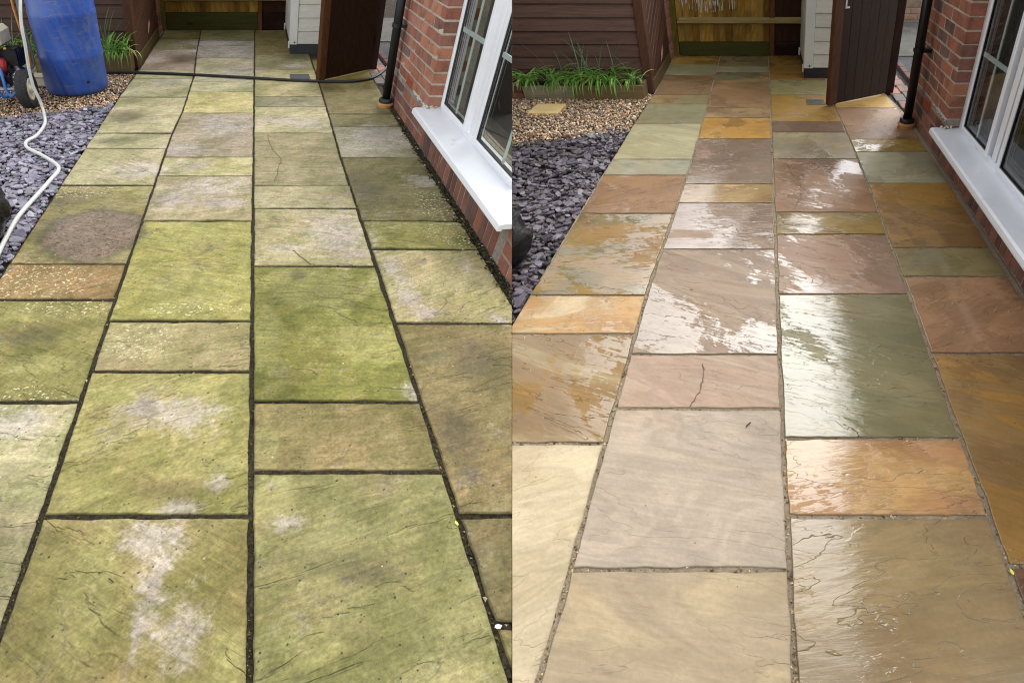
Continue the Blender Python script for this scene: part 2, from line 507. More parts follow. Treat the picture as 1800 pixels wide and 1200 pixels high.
def mat_wood(name, rough=0.6, axis='z', amp=0.25, knots=True, stain=None, wash=None):
    m = NT(name)
    r = m.info('Random')
    co = m.vmath('ADD', m.obj(), m.comb(m.math('MULTIPLY', r, 23.0), m.math('MULTIPLY', r, 11.0), m.math('MULTIPLY', r, 5.0)))
    st = {'z': (14, 14, 0.9), 'x': (0.9, 14, 14), 'd': (6, 6, 2)}[axis]
    g = m.noise(m.vmath('MULTIPLY', co, st), 3.0, 6, 0.6, 0.7)
    f = m.noise(m.vmath('MULTIPLY', co, tuple(q * 6 for q in st)), 3.0, 3, 0.6)
    c = m.gain(m.info('Color'), m.rng(g, 0.3, 0.7, 1 - amp, 1 + amp))
    c = m.gain(c, m.rng(f, 0.3, 0.7, 0.88, 1.12))
    if knots:
        d = m.voro(m.vmath('MULTIPLY', co, (5.0, 5.0, 1.6) if axis == 'z' else (1.6, 5.0, 5.0)), 1.6)
        c = m.mix(m.math('MULTIPLY', m.math('SUBTRACT', 1.0, m.step(d, 0.05, 0.14)), 0.75), c, m.mix(1.0, c, (0.3, 0.22, 0.18), 'MULTIPLY'))
    if stain:      # green growth
        c = m.mix(m.math('MULTIPLY', m.step(m.noise(co, 4, 5, 0.6), 0.48, 0.68), 0.4), c, tuple(stain))
    if wash:       # pale scuffs
        w = m.math('MULTIPLY', m.step(m.noise(m.vmath('MULTIPLY', co, (9, 9, 2.2)), 3, 6, 0.7), 0.64, 0.74), 0.3)
        c = m.mix(w, c, tuple(wash))
    m.set(Base_Color=c, Roughness=rough, Specular_IOR_Level=0.10, Normal=m.bump(m.math('ADD', g, m.math('MULTIPLY', f, 0.5)), 0.45, 0.004))
    return m.m

def mat_glass():
    m = NT('window glass')
    t = m.t.nodes.new('ShaderNodeBsdfTransparent'); t.inputs[0].default_value = (0.82, 0.85, 0.84, 1)
    g = m.t.nodes.new('ShaderNodeBsdfGlossy'); g.inputs['Roughness'].default_value = 0.01
    fr = m.t.nodes.new('ShaderNodeFresnel'); fr.inputs[0].default_value = 1.5
    gm = m.t.nodes.new('ShaderNodeNewGeometry')
    mx = m.t.nodes.new('ShaderNodeMixShader')
    m.t.links.new(m.math('MULTIPLY', m.math('MULTIPLY_ADD', fr.outputs[0], 0.8, 0.015, clamp=True), m.math('SUBTRACT', 1.0, gm.outputs['Backfacing'])), mx.inputs[0])
    m.t.links.new(t.outputs[0], mx.inputs[1]); m.t.links.new(g.outputs[0], mx.inputs[2])
    m.t.links.new(mx.outputs[0], m.out.inputs[0])
    return m.m

def mat_leaf():
    m = NT('strap leaf')
    n = m.noise(m.obj(), 30, 3, 0.6)
    c = m.gain(m.info('Color'), m.rng(n, 0.3, 0.7, 0.8, 1.2))
    m.set(Base_Color=c, Roughness=0.38, Specular_IOR_Level=0.5)
    tr = m.t.nodes.new('ShaderNodeBsdfTranslucent')
    m._set(tr.inputs[0], m.gain(c, 1.3))
    mx = m.t.nodes.new('ShaderNodeMixShader'); mx.inputs[0].default_value = 0.3
    m.t.links.new(m.b.outputs[0], mx.inputs[1]); m.t.links.new(tr.outputs[0], mx.inputs[2])
    m.t.links.new(mx.outputs[0], m.out.inputs[0])
    return m.m

def mat_barrel():
    m = NT('scuffed blue plastic')
    co = m.obj()
    n = m.noise(co, 5, 6, 0.65)
    sx = m.noise(m.vmath('MULTIPLY', co, (3, 3, 14)), 3, 6, 0.7, 0.6)
    sv = m.noise(m.vmath('MULTIPLY', co, (12, 12, 1.2)), 2.5, 6, 0.7)
    c = m.mix(m.step(n, 0.35, 0.7), (0.014, 0.068, 0.38), (0.03, 0.11, 0.46))
    c = m.mix(m.math('MULTIPLY', m.step(sv, 0.42, 0.68), 0.6), c, (0.13, 0.165, 0.27))
    c = m.mix(m.math('MULTIPLY', m.step(sx, 0.55, 0.68), 0.5), c, (0.20, 0.22, 0.27))
    c = m.mix(m.math('MULTIPLY', m.step(m.noise(co, 55, 3, 0.6), 0.7, 0.76), 0.6), c, (0.25, 0.24, 0.22))
    m.set(Base_Color=c, Roughness=m.rng(sv, 0.3, 0.7, 0.32, 0.6), Specular_IOR_Level=0.5, Normal=m.bump(n, 0.25, 0.01))
    return m.m

def mat_bag():
    m = NT('black polythene')
    co = m.obj()
    n = m.noise(m.vmath('MULTIPLY', co, (1.6, 1.6, 0.8)), 7, 5, 0.6, 1.5)
    m.set(Base_Color=(0.003, 0.003, 0.004), Roughness=0.27, Specular_IOR_Level=0.2, Normal=m.bump(m.math('ADD', n, m.math('MULTIPLY', m.noise(m.vmath('MULTIPLY', co, (1.0, 1.0, 2.6)), 14, 4, 0.6, 2.0), 0.5)), 0.9, 0.022))
    return m.m

M = {
    'mossy': mat_mossy(), 'wet': mat_wet(), 'brick': mat_brick(),
    'joint_dirty': mat_ground('dirty joint', (0.045, 0.035, 0.02), (0.13, 0.105, 0.062), 90, 1.0, 0.02),
    'joint_clean': mat_ground('sandy joint', (0.42, 0.33, 0.22), (0.60, 0.50, 0.36), 110, 0.9, 0.012, 0.7),
    'soil': mat_ground('soil', (0.035, 0.026, 0.018), (0.07, 0.05, 0.035), 40, 1.0, 0.02),
    'asphalt': mat_ground('asphalt', (0.045, 0.046, 0.05), (0.10, 0.10, 0.105), 70, 0.6, 0.006, 0.95),
    'pavement': mat_ground('worn pavement', (0.085, 0.085, 0.075), (0.145, 0.14, 0.12), 30, 0.4, 0.005, 0.95),
    'mortar_pale': mat_ground('pale mortar', (0.40, 0.355, 0.28), (0.54, 0.48, 0.39), 60, 0.6, 0.006),
    'mortar_grey': mat_ground('grey mortar', (0.22, 0.18, 0.15), (0.34, 0.29, 0.25), 60, 0.6, 0.006),
    'upvc': simple('white window plastic', (0.82, 0.84, 0.88), 0.28, 0.03, 8),
    'sill': simple('white sill plastic', (0.80, 0.82, 0.86), 0.3, 0.04, 5, dirt=((0.66, 0.67, 0.65), 9, 0.6)),
    'gasket': simple('black rubber', (0.012, 0.012, 0.014), 0.5, 0.1),
    'bar': simple('white glazing bar', (0.86, 0.89, 0.89), 0.35, 0.05),
    'spacer': simple('grey spacer reflection', (0.12, 0.12, 0.12), 0.4, 0.1),
    'dark_room': simple('dim room', (0.05, 0.045, 0.04), 0.9, 0.3, 2),
    'curtain': simple('grey curtain', (0.13, 0.125, 0.12), 0.9, 0.4, 6, stretch=(6, 6, 0.3)),
    'glass': mat_glass(),
    'pipe': simple('black drainpipe plastic', (0.008, 0.008, 0.009), 0.38, 0.2, 12, spec=0.3),
    'clay': simple('terracotta clay', (0.50, 0.25, 0.09), 0.6, 0.3, 18, 0.4),
    'clay_red': simple('red terracotta', (0.32, 0.075, 0.03), 0.7, 0.2, 18, 0.4),
    'shed_wood': mat_wood('dark stained boards', 0.5, 'x', 0.25),
    'shed_upright': mat_wood('brown painted timber', 0.55, 'z', 0.2, False),
    'fence_wood': mat_wood('treated pine', 0.65, 'z', 0.3, True, (0.035, 0.04, 0.012)),
    'fence_rail': mat_wood('pale timber rail', 0.7, 'x', 0.2, False),
    'gate_wood': mat_wood('dark brown gate boards', 0.6, 'z', 0.3, False, None, (0.10, 0.085, 0.075)),
    'planter': mat_wood('weathered sleeper', 0.75, 'x', 0.25, True, (0.05, 0.05, 0.02)),
    'white_board': mat_wood('embossed white cladding', 0.5, 'x', 0.07, False),
    'white_trim': simple('white corner trim', (0.62, 0.62, 0.58), 0.45, 0.06, 6),
    'plinth': simple('black plinth', (0.012, 0.014, 0.018), 0.5, 0.2),
    'leaf': mat_leaf(),
    'gravel': mat_attr('river gravel', 0.5, 0.5, 60),
    'slate_dry': mat_attr('dry plum slate', 0.55, 0.4, 30),
    'slate_wet': mat_attr('wet plum slate', 0.5, 0.25, 30, 0.06),
    'crumbs': mat_attr('moss crumbs', 0.8, 0.3, 60),
    'barrel': mat_barrel(), 'bag': mat_bag(),
    'hose_white': simple('white hose', (0.62, 0.64, 0.60), 0.4, 0.06, 10),
    'hose_orange': simple('orange hose', (0.55, 0.24, 0.03), 0.4, 0.1),
    'hose_grey': simple('grey hose', (0.20, 0.22, 0.25), 0.45, 0.1),
    'cable': simple('black rubber cable', (0.012, 0.012, 0.013), 0.5, 0.15),
    'rubber': simple('tyre rubber', (0.022, 0.022, 0.022), 0.75, 0.3, 30, 0.3),
    'cream': simple('cream plastic', (0.62, 0.57, 0.42), 0.45, 0.1, 8),
    'blue_tube': simple('blue painted tube', (0.05, 0.17, 0.48), 0.35, 0.12),
    'engine': simple('oily black metal', (0.02, 0.02, 0.022), 0.35, 0.4, 25, metal=0.3),
    'steel': simple('dull steel', (0.35, 0.35, 0.36), 0.4, 0.2, 20, metal=0.8),
    'red': simple('red casing', (0.38, 0.03, 0.035), 0.4, 0.15),
    'grate': simple('grey drain cover', (0.09, 0.095, 0.105), 0.6, 0.2, spec=0.25),
    'yellow_stone': simple('pale yellow stone', s2l((232, 205, 140)), 0.6, 0.12, 9, 0.3),
    'crack': simple('dirty crack', (0.15, 0.105, 0.06), 0.9, 0.3, 40),
    'fallen': simple('yellowed leaf', (0.72, 0.66, 0.10), 0.5, 0.1),
    'white_bit': simple('white petal', (0.8, 0.8, 0.78), 0.5, 0.05),
    'twig': simple('twig bark', (0.05, 0.03, 0.02), 0.8, 0.2),
    'lime': simple('lime bloom', (0.62, 0.60, 0.55), 0.9, 0.3, 60, 0.6),
    'bare_wood': simple('bare torn wood', (0.52, 0.27, 0.19), 0.7, 0.15, 30),
}

# ------------------------------------------------------------------ ground
g = bpy.data.meshes.new('ground')
g.from_pydata([(-150, -150, -0.07), (150, -150, -0.07), (150, 150, -0.07), (-150, 150, -0.07)], [], [(0, 1, 2, 3)])
g.materials.append(M['soil'])
go = bpy.data.objects.new('ground', g); COL.objects.link(go); go['kind'] = 'structure'

# ------------------------------------------------------------------ paving
JL = {
    'L': [[(0, -1.218), (4.9, -1.22), (5.7, -1.2), (8, -1.2)], [(0, -.627), (3.9, -.629), (4.5, -.603), (5.6, -.606), (6.4, -.655), (8, -.72)],
          [(0, -.014), (3, -.010), (8, .003)], [(0, .594), (3.5, .594), (4.3, .606), (5.1, .617), (8, .625)], [(0, 1.15), (4.3, 1.15), (4.9, 1.16), (5.4, 1.16), (6.3, 1.2)]],
    'R': [[(0, -1.09), (1.9, -1.077), (2.7, -1.06), (4.2, -1.043), (5, -1.008), (7, -1.05)], [(0, -.525), (1.9, -.541), (2.3, -.531), (2.7, -.518), (3.5, -.5), (7, -.495)],
          [(0, .068), (1.3, .055), (3, .053), (5.3, .048), (7, .034)], [(0, .655), (2.8, .65), (3.57, .636), (4.2, .613), (4.66, .592), (7, .587)], [(0, 1.16), (4.0, 1.15), (4.6, 1.12), (5.4, 1.08)]]}
JY = {'L': [[7.876, 7.326, 6.75, 5.816, 5.503, 4.886, 3.975, 3.663, 3.048, 2.15, 1.853, 1.241, 0.2], [7.876, 7.211, 6.928, 6.325, 5.372, 5.051, 4.444, 3.501, 3.193, 2.59, 1.702, 1.398, 0.794, 0.2],
            [7.876, 6.471, 5.839, 4.903, 4.61, 3.975, 3.048, 2.74, 2.132, 1.241, 0.946, 0.2], [6.26, 5.362, 4.422, 4.114, 3.501, 2.59, 2.287, 1.687, 0.795, 0.499, 0.2]],
      'R': [[6.444, 6.037, 5.629, 4.954, 4.688, 4.193, 3.466, 3.202, 2.677, 1.887, 1.616, 1.057, 0.2], [6.444, 5.966, 5.738, 5.323, 4.594, 4.33, 3.855, 3.073, 2.813, 2.287, 1.491, 1.209, 0.637, 0.2],
            [6.444, 5.716, 5.442, 4.954, 4.233, 3.994, 3.476, 2.691, 2.438, 1.896, 1.078, 0.793, 0.2], [5.303, 4.579, 3.844, 3.599, 3.081, 2.304, 2.038, 1.498, 0.646, 0.2]]}
# stone colours, far end first
CL = [[(120, 110, 50), (135, 135, 85), (165, 150, 125), (178, 172, 122), (182, 178, 132), (182, 176, 128), (180, 176, 128), (174, 167, 118), (150, 140, 88), (150, 125, 75), (140, 135, 72), (182, 177, 125)],
      [(130, 130, 80), (172, 170, 152), (168, 162, 140), (186, 180, 138), (186, 182, 132), (198, 188, 122), (164, 153, 118), (194, 186, 126), (172, 162, 116), (165, 160, 86), (165, 155, 102), (165, 158, 92), (150, 140, 82)],
      [(130, 120, 66), (152, 146, 98), (184, 174, 118), (162, 156, 118), (190, 182, 130), (164, 155, 108), (180, 172, 125), (186, 176, 126), (135, 134, 62), (146, 134, 82), (148, 144, 88)],
      [(140, 125, 52), (138, 128, 80), (130, 124, 74), (172, 168, 132), (130, 124, 76), (150, 145, 76), (176, 166, 112), (140, 126, 78), (126, 116, 72), (126, 116, 66)]]
CR = [[((168, 126, 58), (178, 140, 70), .6), ((152, 142, 108), (160, 150, 112), .6), ((138, 106, 74), (150, 116, 80), .6), ((165, 138, 80), (150, 132, 90), .6), ((150, 142, 105), (138, 128, 92), .6), ((182, 170, 132), (170, 158, 122), .35), ((165, 155, 130), (150, 145, 122), .4), ((142, 102, 66), (150, 110, 72), .5), ((152, 116, 48), (128, 108, 58), .75), ((200, 154, 104), (216, 184, 144), .55), ((152, 114, 60), (174, 144, 98), .8), ((206, 184, 152), (210, 188, 158), .12)],
      [((142, 124, 88), (150, 130, 92), .6), ((165, 155, 125), (160, 150, 120), .5), ((126, 118, 90), (168, 132, 90), .6), ((158, 120, 80), (168, 128, 90), .6), ((172, 138, 92), (160, 128, 92), .6), ((196, 142, 54), (182, 130, 52), .65), ((146, 118, 94), (154, 122, 98), .9), ((190, 150, 88), (172, 132, 76), .85), ((150, 120, 98), (160, 130, 108), .95), ((146, 118, 96), (160, 134, 110), .72), ((192, 164, 144), (190, 158, 138), .15), ((184, 164, 148), (190, 168, 150), .12), ((186, 163, 132), (175, 153, 128), .18)],
      [((170, 128, 62), (162, 120, 58), .6), ((164, 120, 60), (158, 116, 58), .6), ((168, 152, 102), (160, 146, 98), .65), ((184, 138, 54), (172, 130, 58), .65), ((116, 86, 64), (126, 94, 70), .6), ((168, 150, 108), (160, 142, 112), .75), ((146, 106, 76), (156, 116, 84), .75), ((150, 118, 56), (138, 112, 58), .8), ((160, 124, 100), (166, 132, 108), .8), ((140, 130, 92), (150, 136, 98), 1.0), ((184, 136, 94), (194, 150, 98), .65), ((164, 137, 100), (170, 143, 102), 1.0)],
      [((206, 159, 82), (215, 170, 94), .5), ((167, 127, 96), (177, 137, 104), .55), ((172, 139, 64), (182, 149, 77), .7), ((182, 170, 139), (174, 165, 135), .6), ((176, 130, 66), (160, 122, 76), .75), ((159, 141, 100), (149, 132, 90), .7), ((184, 139, 104), (194, 147, 110), .8), ((174, 130, 70), (158, 124, 80), .85), ((112, 77, 57), (119, 84, 61), .6)]]  # wall-side column: colours lightened to make up for the leaning wall's shade
# wear on the uncleaned slabs: (x, y, half width, half length) in yard metres
WEAR = {
    'pale': [(-0.28, 1.19, 0.149, 0.074), (-0.4, 1.21, 0.08, 0.04), (-0.29, 0.72, 0.088, 0.054), (-0.25, 0.65, 0.038, 0.032), (-0.27, 0.59, 0.033, 0.066), (-0.29, 0.49, 0.022, 0.078), (-0.17, 0.47, 0.063, 0.089), (-0.11, 0.9, 0.038, 0.028), (-0.2, 0.82, 0.084, 0.026), (0.46, 2.44, 0.167, 0.272), (0.17, 2.3, 0.103, 0.04), (0.67, 2.12, 0.055, 0.101), (0.7, 1.89, 0.057, 0.114), (0.73, 1.77, 0.045, 0.04), (1.03, 2.12, 0.034, 0.071), (-0.28, 3.04, 0.265, 0.131), (-0.5, 2.86, 0.136, 0.121), (-0.21, 4.14, 0.223, 0.234), (-0.48, 3.66, 0.163, 0.13), (0.93, 3.91, 0.235, 0.239), (0.24, 4.26, 0.228, 0.082), (0.41, 4.18, 0.18, 0.133), (1.07, 3.12, 0.09, 0.103), (-0.54, 6.62, 0.391, 0.252), (-0.6, 7.09, 0.415, 0.158), (-1.14, 6.29, 0.188, 0.232), (-0.16, 5.79, 0.234, 0.179), (0.1, 0.77, 0.046, 0.027), (0.57, 1.29, 0.021, 0.057), (-0.86, 5.36, 0.153, 0.099), (-0.74, 3.28, 0.261, 0.129), (0.44, 5.99, 0.121, 0.072), (-0.45, 3.37, 0.152, 0.077), (1.05, 1.72, 0.036, 0.046), (-0.82, 1.15, 0.118, 0.076), (-0.19, 2.82, 0.117, 0.074)],
    'dark': [(-.90, 2.53, .30, .25), (-1.04, 4.35, 0.195, 0.169), (-1.05, 3.82, 0.176, 0.105), (-0.77, 6.29, 0.213, 0.232), (0.71, 1.48, 0.085, 0.046), (0.86, 1.44, 0.121, 0.143), (-0.78, 0.62, 0.2, 0.28), (0.23, 0.66, 0.14, 0.039), (0.31, 0.62, 0.092, 0.031), (0.68, 5.18, 0.213, 0.224), (1.04, 5.27, 0.217, 0.192), (0.2, 2.04, 0.033, 0.058), (-1.11, 2.86, 0.237, 0.136), (0.68, 3.03, 0.176, 0.245), (1.19, 4.43, 0.094, 0.058), (0.46, 6.39, 0.19, 0.158), (0.68, 1.11, 0.077, 0.147), (-0.26, 0.88, 0.14, 0.04), (-0.91, 1.61, 0.141, 0.072)],
    'mud': [(-0.87, 2.45, 0.231, 0.232)],
    'yel': [(-0.32, 1.34, 0.149, 0.041), (-0.49, 1.27, 0.093, 0.05), (-0.3, 2.43, 0.211, 0.181), (0.05, 0.85, 0.06, 0.086), (-0.44, 0.56, 0.073, 0.155), (0.29, 1.94, 0.235, 0.157), (0.44, 1.57, 0.162, 0.106), (0.05, 1.59, 0.069, 0.212), (0.5, 1.48, 0.04, 0.04), (-0.31, 1.98, 0.159, 0.185), (0.04, 1.06, 0.037, 0.117), (-0.55, 1.08, 0.095, 0.048), (-0.07, 0.43, 0.041, 0.061), (-0.73, 3.02, 0.141, 0.081), (-0.85, 1.44, 0.132, 0.045), (0.97, 2.51, 0.186, 0.076), (0.75, 2.51, 0.124, 0.076), (-0.96, 1.76, 0.173, 0.056), (-1.09, 7.62, 0.294, 0.179), (1.22, 5.68, 0.115, 0.173), (-0.37, 0.81, 0.084, 0.026), (0.15, 0.45, 0.082, 0.049), (0.99, 1.84, 0.102, 0.068)],
    'cream': [(-1.01, 2.01, 0.241, 0.123), (-1.15, 2.02, 0.107, 0.142), (1.09, 2.76, 0.132, 0.179), (1.07, 2.44, 0.152, 0.097), (-0.29, 1.78, 0.174, 0.041), (-0.88, 2.33, 0.177, 0.08), (-0.82, 1.8, 0.175, 0.058), (-0.46, 1.57, 0.115, 0.088), (-0.8, 1.26, 0.123, 0.055), (-1.11, 2.98, 0.21, 0.096)]}
STONE = 0.80            # sunlit stone to stone colour

def line_x(pts, y):
    return float(np.interp(y, [p[0] for p in pts], [p[1] for p in pts]))

def slab(side, xl, xr, y0, y1, gap, parent, seed):
    """one riven slab: wavy cut edges, slightly uneven top, rounded arris; y0 near, y1 far"""
    cell = 0.026 if y1 < 3.2 else 0.05
    wid = xr((y0 + y1) / 2) - xl((y0 + y1) / 2)
    nx, ny = max(5, int(wid / cell)), max(4, int((y1 - y0) / cell))
    ar = .0035 if side == 'L' else .0018
    eu, ev = ar / wid, ar / (y1 - y0)
    us = np.r_[0, eu, np.linspace(2 * eu, 1 - 2 * eu, nx), 1 - eu, 1]; vs = np.r_[0, ev, np.linspace(2 * ev, 1 - 2 * ev, ny), 1 - ev, 1]
    ts = .0012 if side == 'L' else .0004
    tilt = (rng.normal(0, ts), rng.normal(0, ts)); dz = rng.normal(0, ts * .8)
    P = np.zeros((len(vs), len(us), 3)); E = np.zeros((len(vs), len(us)))
    w = lambda a, k: mnoise.noise((a * 9.0, seed * 3.1 + k * 7.7, 0)) * .0045 + mnoise.noise((a * 34.0, seed * 1.7 + k, 3)) * .0034
    for j, v in enumerate(vs):
        for i, u in enumerate(us):
            y = y0 + gap / 2 + v * (y1 - y0 - gap)
            a, b = xl(y) + gap * .55, xr(y) - gap * .55
            x = a + u * (b - a)
            x += (1 - u) * w(y, 0) + u * w(y, 1)
            y += (1 - v) * w(x, 2) + v * w(x, 3)
            dx = min(u, 1 - u) * (b - a); dy = min(v, 1 - v) * (y1 - y0)
            d = min(dx, dy)
            if d < 0.07 and d > 1e-6:
                c = math.hypot(max(0, .03 - dx), max(0, .03 - dy))
            z = dz + tilt[0] * (u - .5) * 2 + tilt[1] * (v - .5) * 2
            z += mnoise.fractal((x * 4, y * 4, seed * 5.0), 0.6, 2.0, 4) * (.0016 if side == 'L' else .0010)
            ch = abs(mnoise.noise((x * 22, y * 22, seed)))
            if d < 1e-6:
                z -= (.003 + ch * .004) if side == 'L' else (.0015 + ch * .003)
            P[j, i] = (x, y, z)
            E[j, i] = math.exp(-d / .014)
    mb = MB(); nu, nv = len(us), len(vs)
    mb.v = [tuple(q) for q in P.reshape(-1, 3)]
    mb.f = [(j * nu + i, j * nu + i + 1, (j + 1) * nu + i + 1, (j + 1) * nu + i) for j in range(nv - 1) for i in range(nu - 1)]
    ring = [i for i in range(nu)] + [j * nu + nu - 1 for j in range(1, nv)] + [(nv - 1) * nu + i for i in range(nu - 2, -1, -1)] + [j * nu for j in range(nv - 2, 0, -1)]
    b = len(mb.v)
    mb.v += [(mb.v[k][0], mb.v[k][1], -.035) for k in ring]
    n = len(ring)
    mb.f += [(b + k, b + (k + 1) % n, ring[(k + 1) % n], ring[k]) for k in range(n)]
    attrs = {'edge': np.r_[E.ravel(), np.full(n, .6)]}
    if side == 'L':
        X, Yv = P[..., 0].ravel(), P[..., 1].ravel()
        for kname, blobs in WEAR.items():
            a = np.zeros(len(X))
            for (bx, by, rx, ry) in blobs:
                d2 = ((X - bx) / rx) ** 2 + ((Yv - by) / ry) ** 2
                a = np.maximum(a, np.exp(-d2 ** (2.2 if kname == 'mud' else 1.0) * .7))
            attrs[kname] = np.r_[a, np.zeros(n)]
    o = emit('paving_slab', mb, M['mossy' if side == 'L' else 'wet'], side, parent, smooth=False, attrs=attrs, fill=True)
    if o is not None:
        for p in o.data.polygons[: (nu - 1) * (nv - 1)]: pass
        sm = np.array([p.normal.z > .93 for p in o.data.polygons])
        o.data.polygons.foreach_set('use_smooth', sm)
    return o

patios = {}
for side in 'LR':
    jl = JL[side]
    xs0 = [line_x(jl[0], 0)]
    mb = MB()
    bed = [(-1.215, .15), (1.178, .15), (1.178, 4.5), (1.21, 5.3), (1.21, 7.9), (-1.21, 7.9)] if side == 'L' else [(-1.085, .15), (1.178, .15), (1.178, 4.3), (1.1, 5.0), (1.1, 6.46), (-1.04, 6.46), (-1.01, 5.0), (-1.06, 3.0)]
    n = len(bed)
    mb.v = [(x, y, -.0065 if side == 'L' else -.0048) for x, y in bed] + [(x, y, -.06) for x, y in bed]
    mb.f = [tuple(range(n)), tuple(range(n, 2 * n))[::-1]] + [(i, i + n, (i + 1) % n + n, (i + 1) % n) for i in range(n)]
    patio = emit('patio', mb, M['joint_dirty' if side == 'L' else 'joint_clean'], side, org=(0, 1, 0))
    tag(patio, kind='structure')
    patio['label'] = 'uncleaned sandstone paving green with algae and dark dirty joints' if side == 'L' else 'cleaned sandstone paving in buff, orange and grey, wet from rinsing'
    patios[side] = patio
    sd = 0
    for ci in range(4):
        ys = JY[side][ci]
        for k in range(len(ys) - 1):
            sd += 1
            gap = (.016 if side == 'L' else .013)
            o = slab(side, lambda y, c=ci: line_x(jl[c], y) + (0 if c else .004), lambda y, c=ci: line_x(jl[c + 1], y), ys[k + 1], ys[k], gap * (.75 if ys[k] > 3 else 1), patio, sd + (50 if side == 'R' else 0))
            if o is None: continue
            if side == 'L':
                o.color = (*(s2l(CL[ci][k]) * STONE * np.array([1.09, 1.06, 1.28])), 1)
                o['spots'] = 0.95 if (ys[k + 1] < 2.0) else 0.35
                o['specks'] = 0.9 if ci in (0, 2) or ys[k + 1] > 1.2 else 0.4
                o['damp'] = 0.18 if ys[k + 1] > 3.0 else 0.0
            else:
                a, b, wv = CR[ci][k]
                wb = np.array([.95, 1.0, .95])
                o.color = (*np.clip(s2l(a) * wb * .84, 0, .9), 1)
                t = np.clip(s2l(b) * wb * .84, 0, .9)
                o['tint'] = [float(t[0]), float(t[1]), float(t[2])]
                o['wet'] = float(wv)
                o['riven'] = random.uniform(.6, 1.6)
                o['rust'] = 0.5 if a[0] - a[2] > 70 else 0.12

# hairline cracks and ledge lines across some slabs
def crack(side, pts, w, parent):
    mb = MB()
    P = smooth_path([(x, y, .0022) for x, y in pts], 5)
    P = [p + Vector((mnoise.noise((p.x * 60, p.y * 60, 1)) * .008, mnoise.noise((p.x * 60, p.y * 60, 7)) * .008, 0)) for p in P]
    for i, p in enumerate(P):
        t = P[min(i + 1, len(P) - 1)] - P[max(i - 1, 0)]
        t.z = 0; t.normalize()
        nrm = Vector((-t.y, t.x, 0)); ww = w * (0.4 + random.random() * .9)
        jx, jy = random.uniform(-.002, .002), random.uniform(-.002, .002)
        mb.v += [tuple(p + nrm * ww + Vector((jx, jy, 0))), tuple(p - nrm * ww + Vector((jx, jy, 0))), tuple(p + Vector((jx, jy, -.004)))]
    for i in range(len(P) - 1):
        a = i * 3
        mb.f += [(a, a + 1, a + 4, a + 3), (a + 1, a + 2, a + 5, a + 4), (a + 2, a, a + 3, a + 5)]
    emit('crack', mb, M['crack'], side, parent)
for pts, w in (([(0.096, 3.951), (0.109, 3.763), (0.13, 3.631), (0.156, 3.547), (0.18, 3.466), (0.165, 3.368), (0.154, 3.274), (0.127, 3.115)], .0022), ([(0.197, 2.276), (0.233, 2.21), (0.276, 2.143)], .0010)):
    crack('L', pts, w, patios['L'])
for pts, w in (([(0.129, 3.446), (0.163, 3.321), (0.167, 3.229), (0.216, 3.098), (0.22, 2.974), (0.203, 2.858), (0.164, 2.726)], .0015), ([(-0.243, 1.436), (-0.236, 1.386), (-0.24, 1.314), (-0.255, 1.258), (-0.272, 1.219)], .0013)):
    crack('R', pts, w, patios['R'])

# ------------------------------------------------------------------ loose stone
ICO_V, ICO_F = None, None
def ico():
    global ICO_V, ICO_F
    if ICO_V is None:
        bm = bmesh.new(); bmesh.ops.create_icosphere(bm, subdivisions=1, radius=1)
        bm.verts.ensure_lookup_table()
        ICO_V = np.array([v.co[:] for v in bm.verts]); ICO_F = np.array([[v.index for v in f.verts] for f in bm.faces]); bm.free()
    return ICO_V, ICO_F

def scatter(name, side, mat, pts, base_v, base_f, scales, rots, tones, label, cat, smooth):
    n, k = len(pts), base_v.shape[-2]
    V = np.einsum('nij,nkj->nki', rots, base_v[None] * scales[:, None, :] if base_v.ndim == 2 else base_v * scales[:, None, :]) + pts[:, None, :]
    F = (base_f[None] + (np.arange(n) * k)[:, None, None]).reshape(-1, base_f.shape[1])
    mb = MB(); mb.v = V.reshape(-1, 3).tolist(); mb.f = F.tolist()
    o = emit(name, mb, mat, side, None, smooth=smooth, attrs={'tone': np.repeat(tones, k, 0)}, fill=False)
    tag(o, label, cat, kind='stuff')
    return o

def rot_mats(ax, ay, az):
    cx, sx, cy, sy, cz, sz = np.cos(ax), np.sin(ax), np.cos(ay), np.sin(ay), np.cos(az), np.sin(az)
    Z = np.zeros_like(cx); O = np.ones_like(cx)
    Rx = np.stack([np.stack([O, Z, Z], -1), np.stack([Z, cx, -sx], -1), np.stack([Z, sx, cx], -1)], -2)
    Ry = np.stack([np.stack([cy, Z, sy], -1), np.stack([Z, O, Z], -1), np.stack([-sy, Z, cy], -1)], -2)
    Rz = np.stack([np.stack([cz, -sz, Z], -1), np.stack([sz, cz, Z], -1), np.stack([Z, Z, O], -1)], -2)
    return Rz @ Ry @ Rx

def tone_pick(n, pal, wts, var):
    idx = rng.choice(len(pal), n, p=np.array(wts) / sum(wts))
    return np.clip(s2l(np.array(pal)[idx]) * rng.uniform(1 - var, 1 + var, (n, 1)), 0, 1)

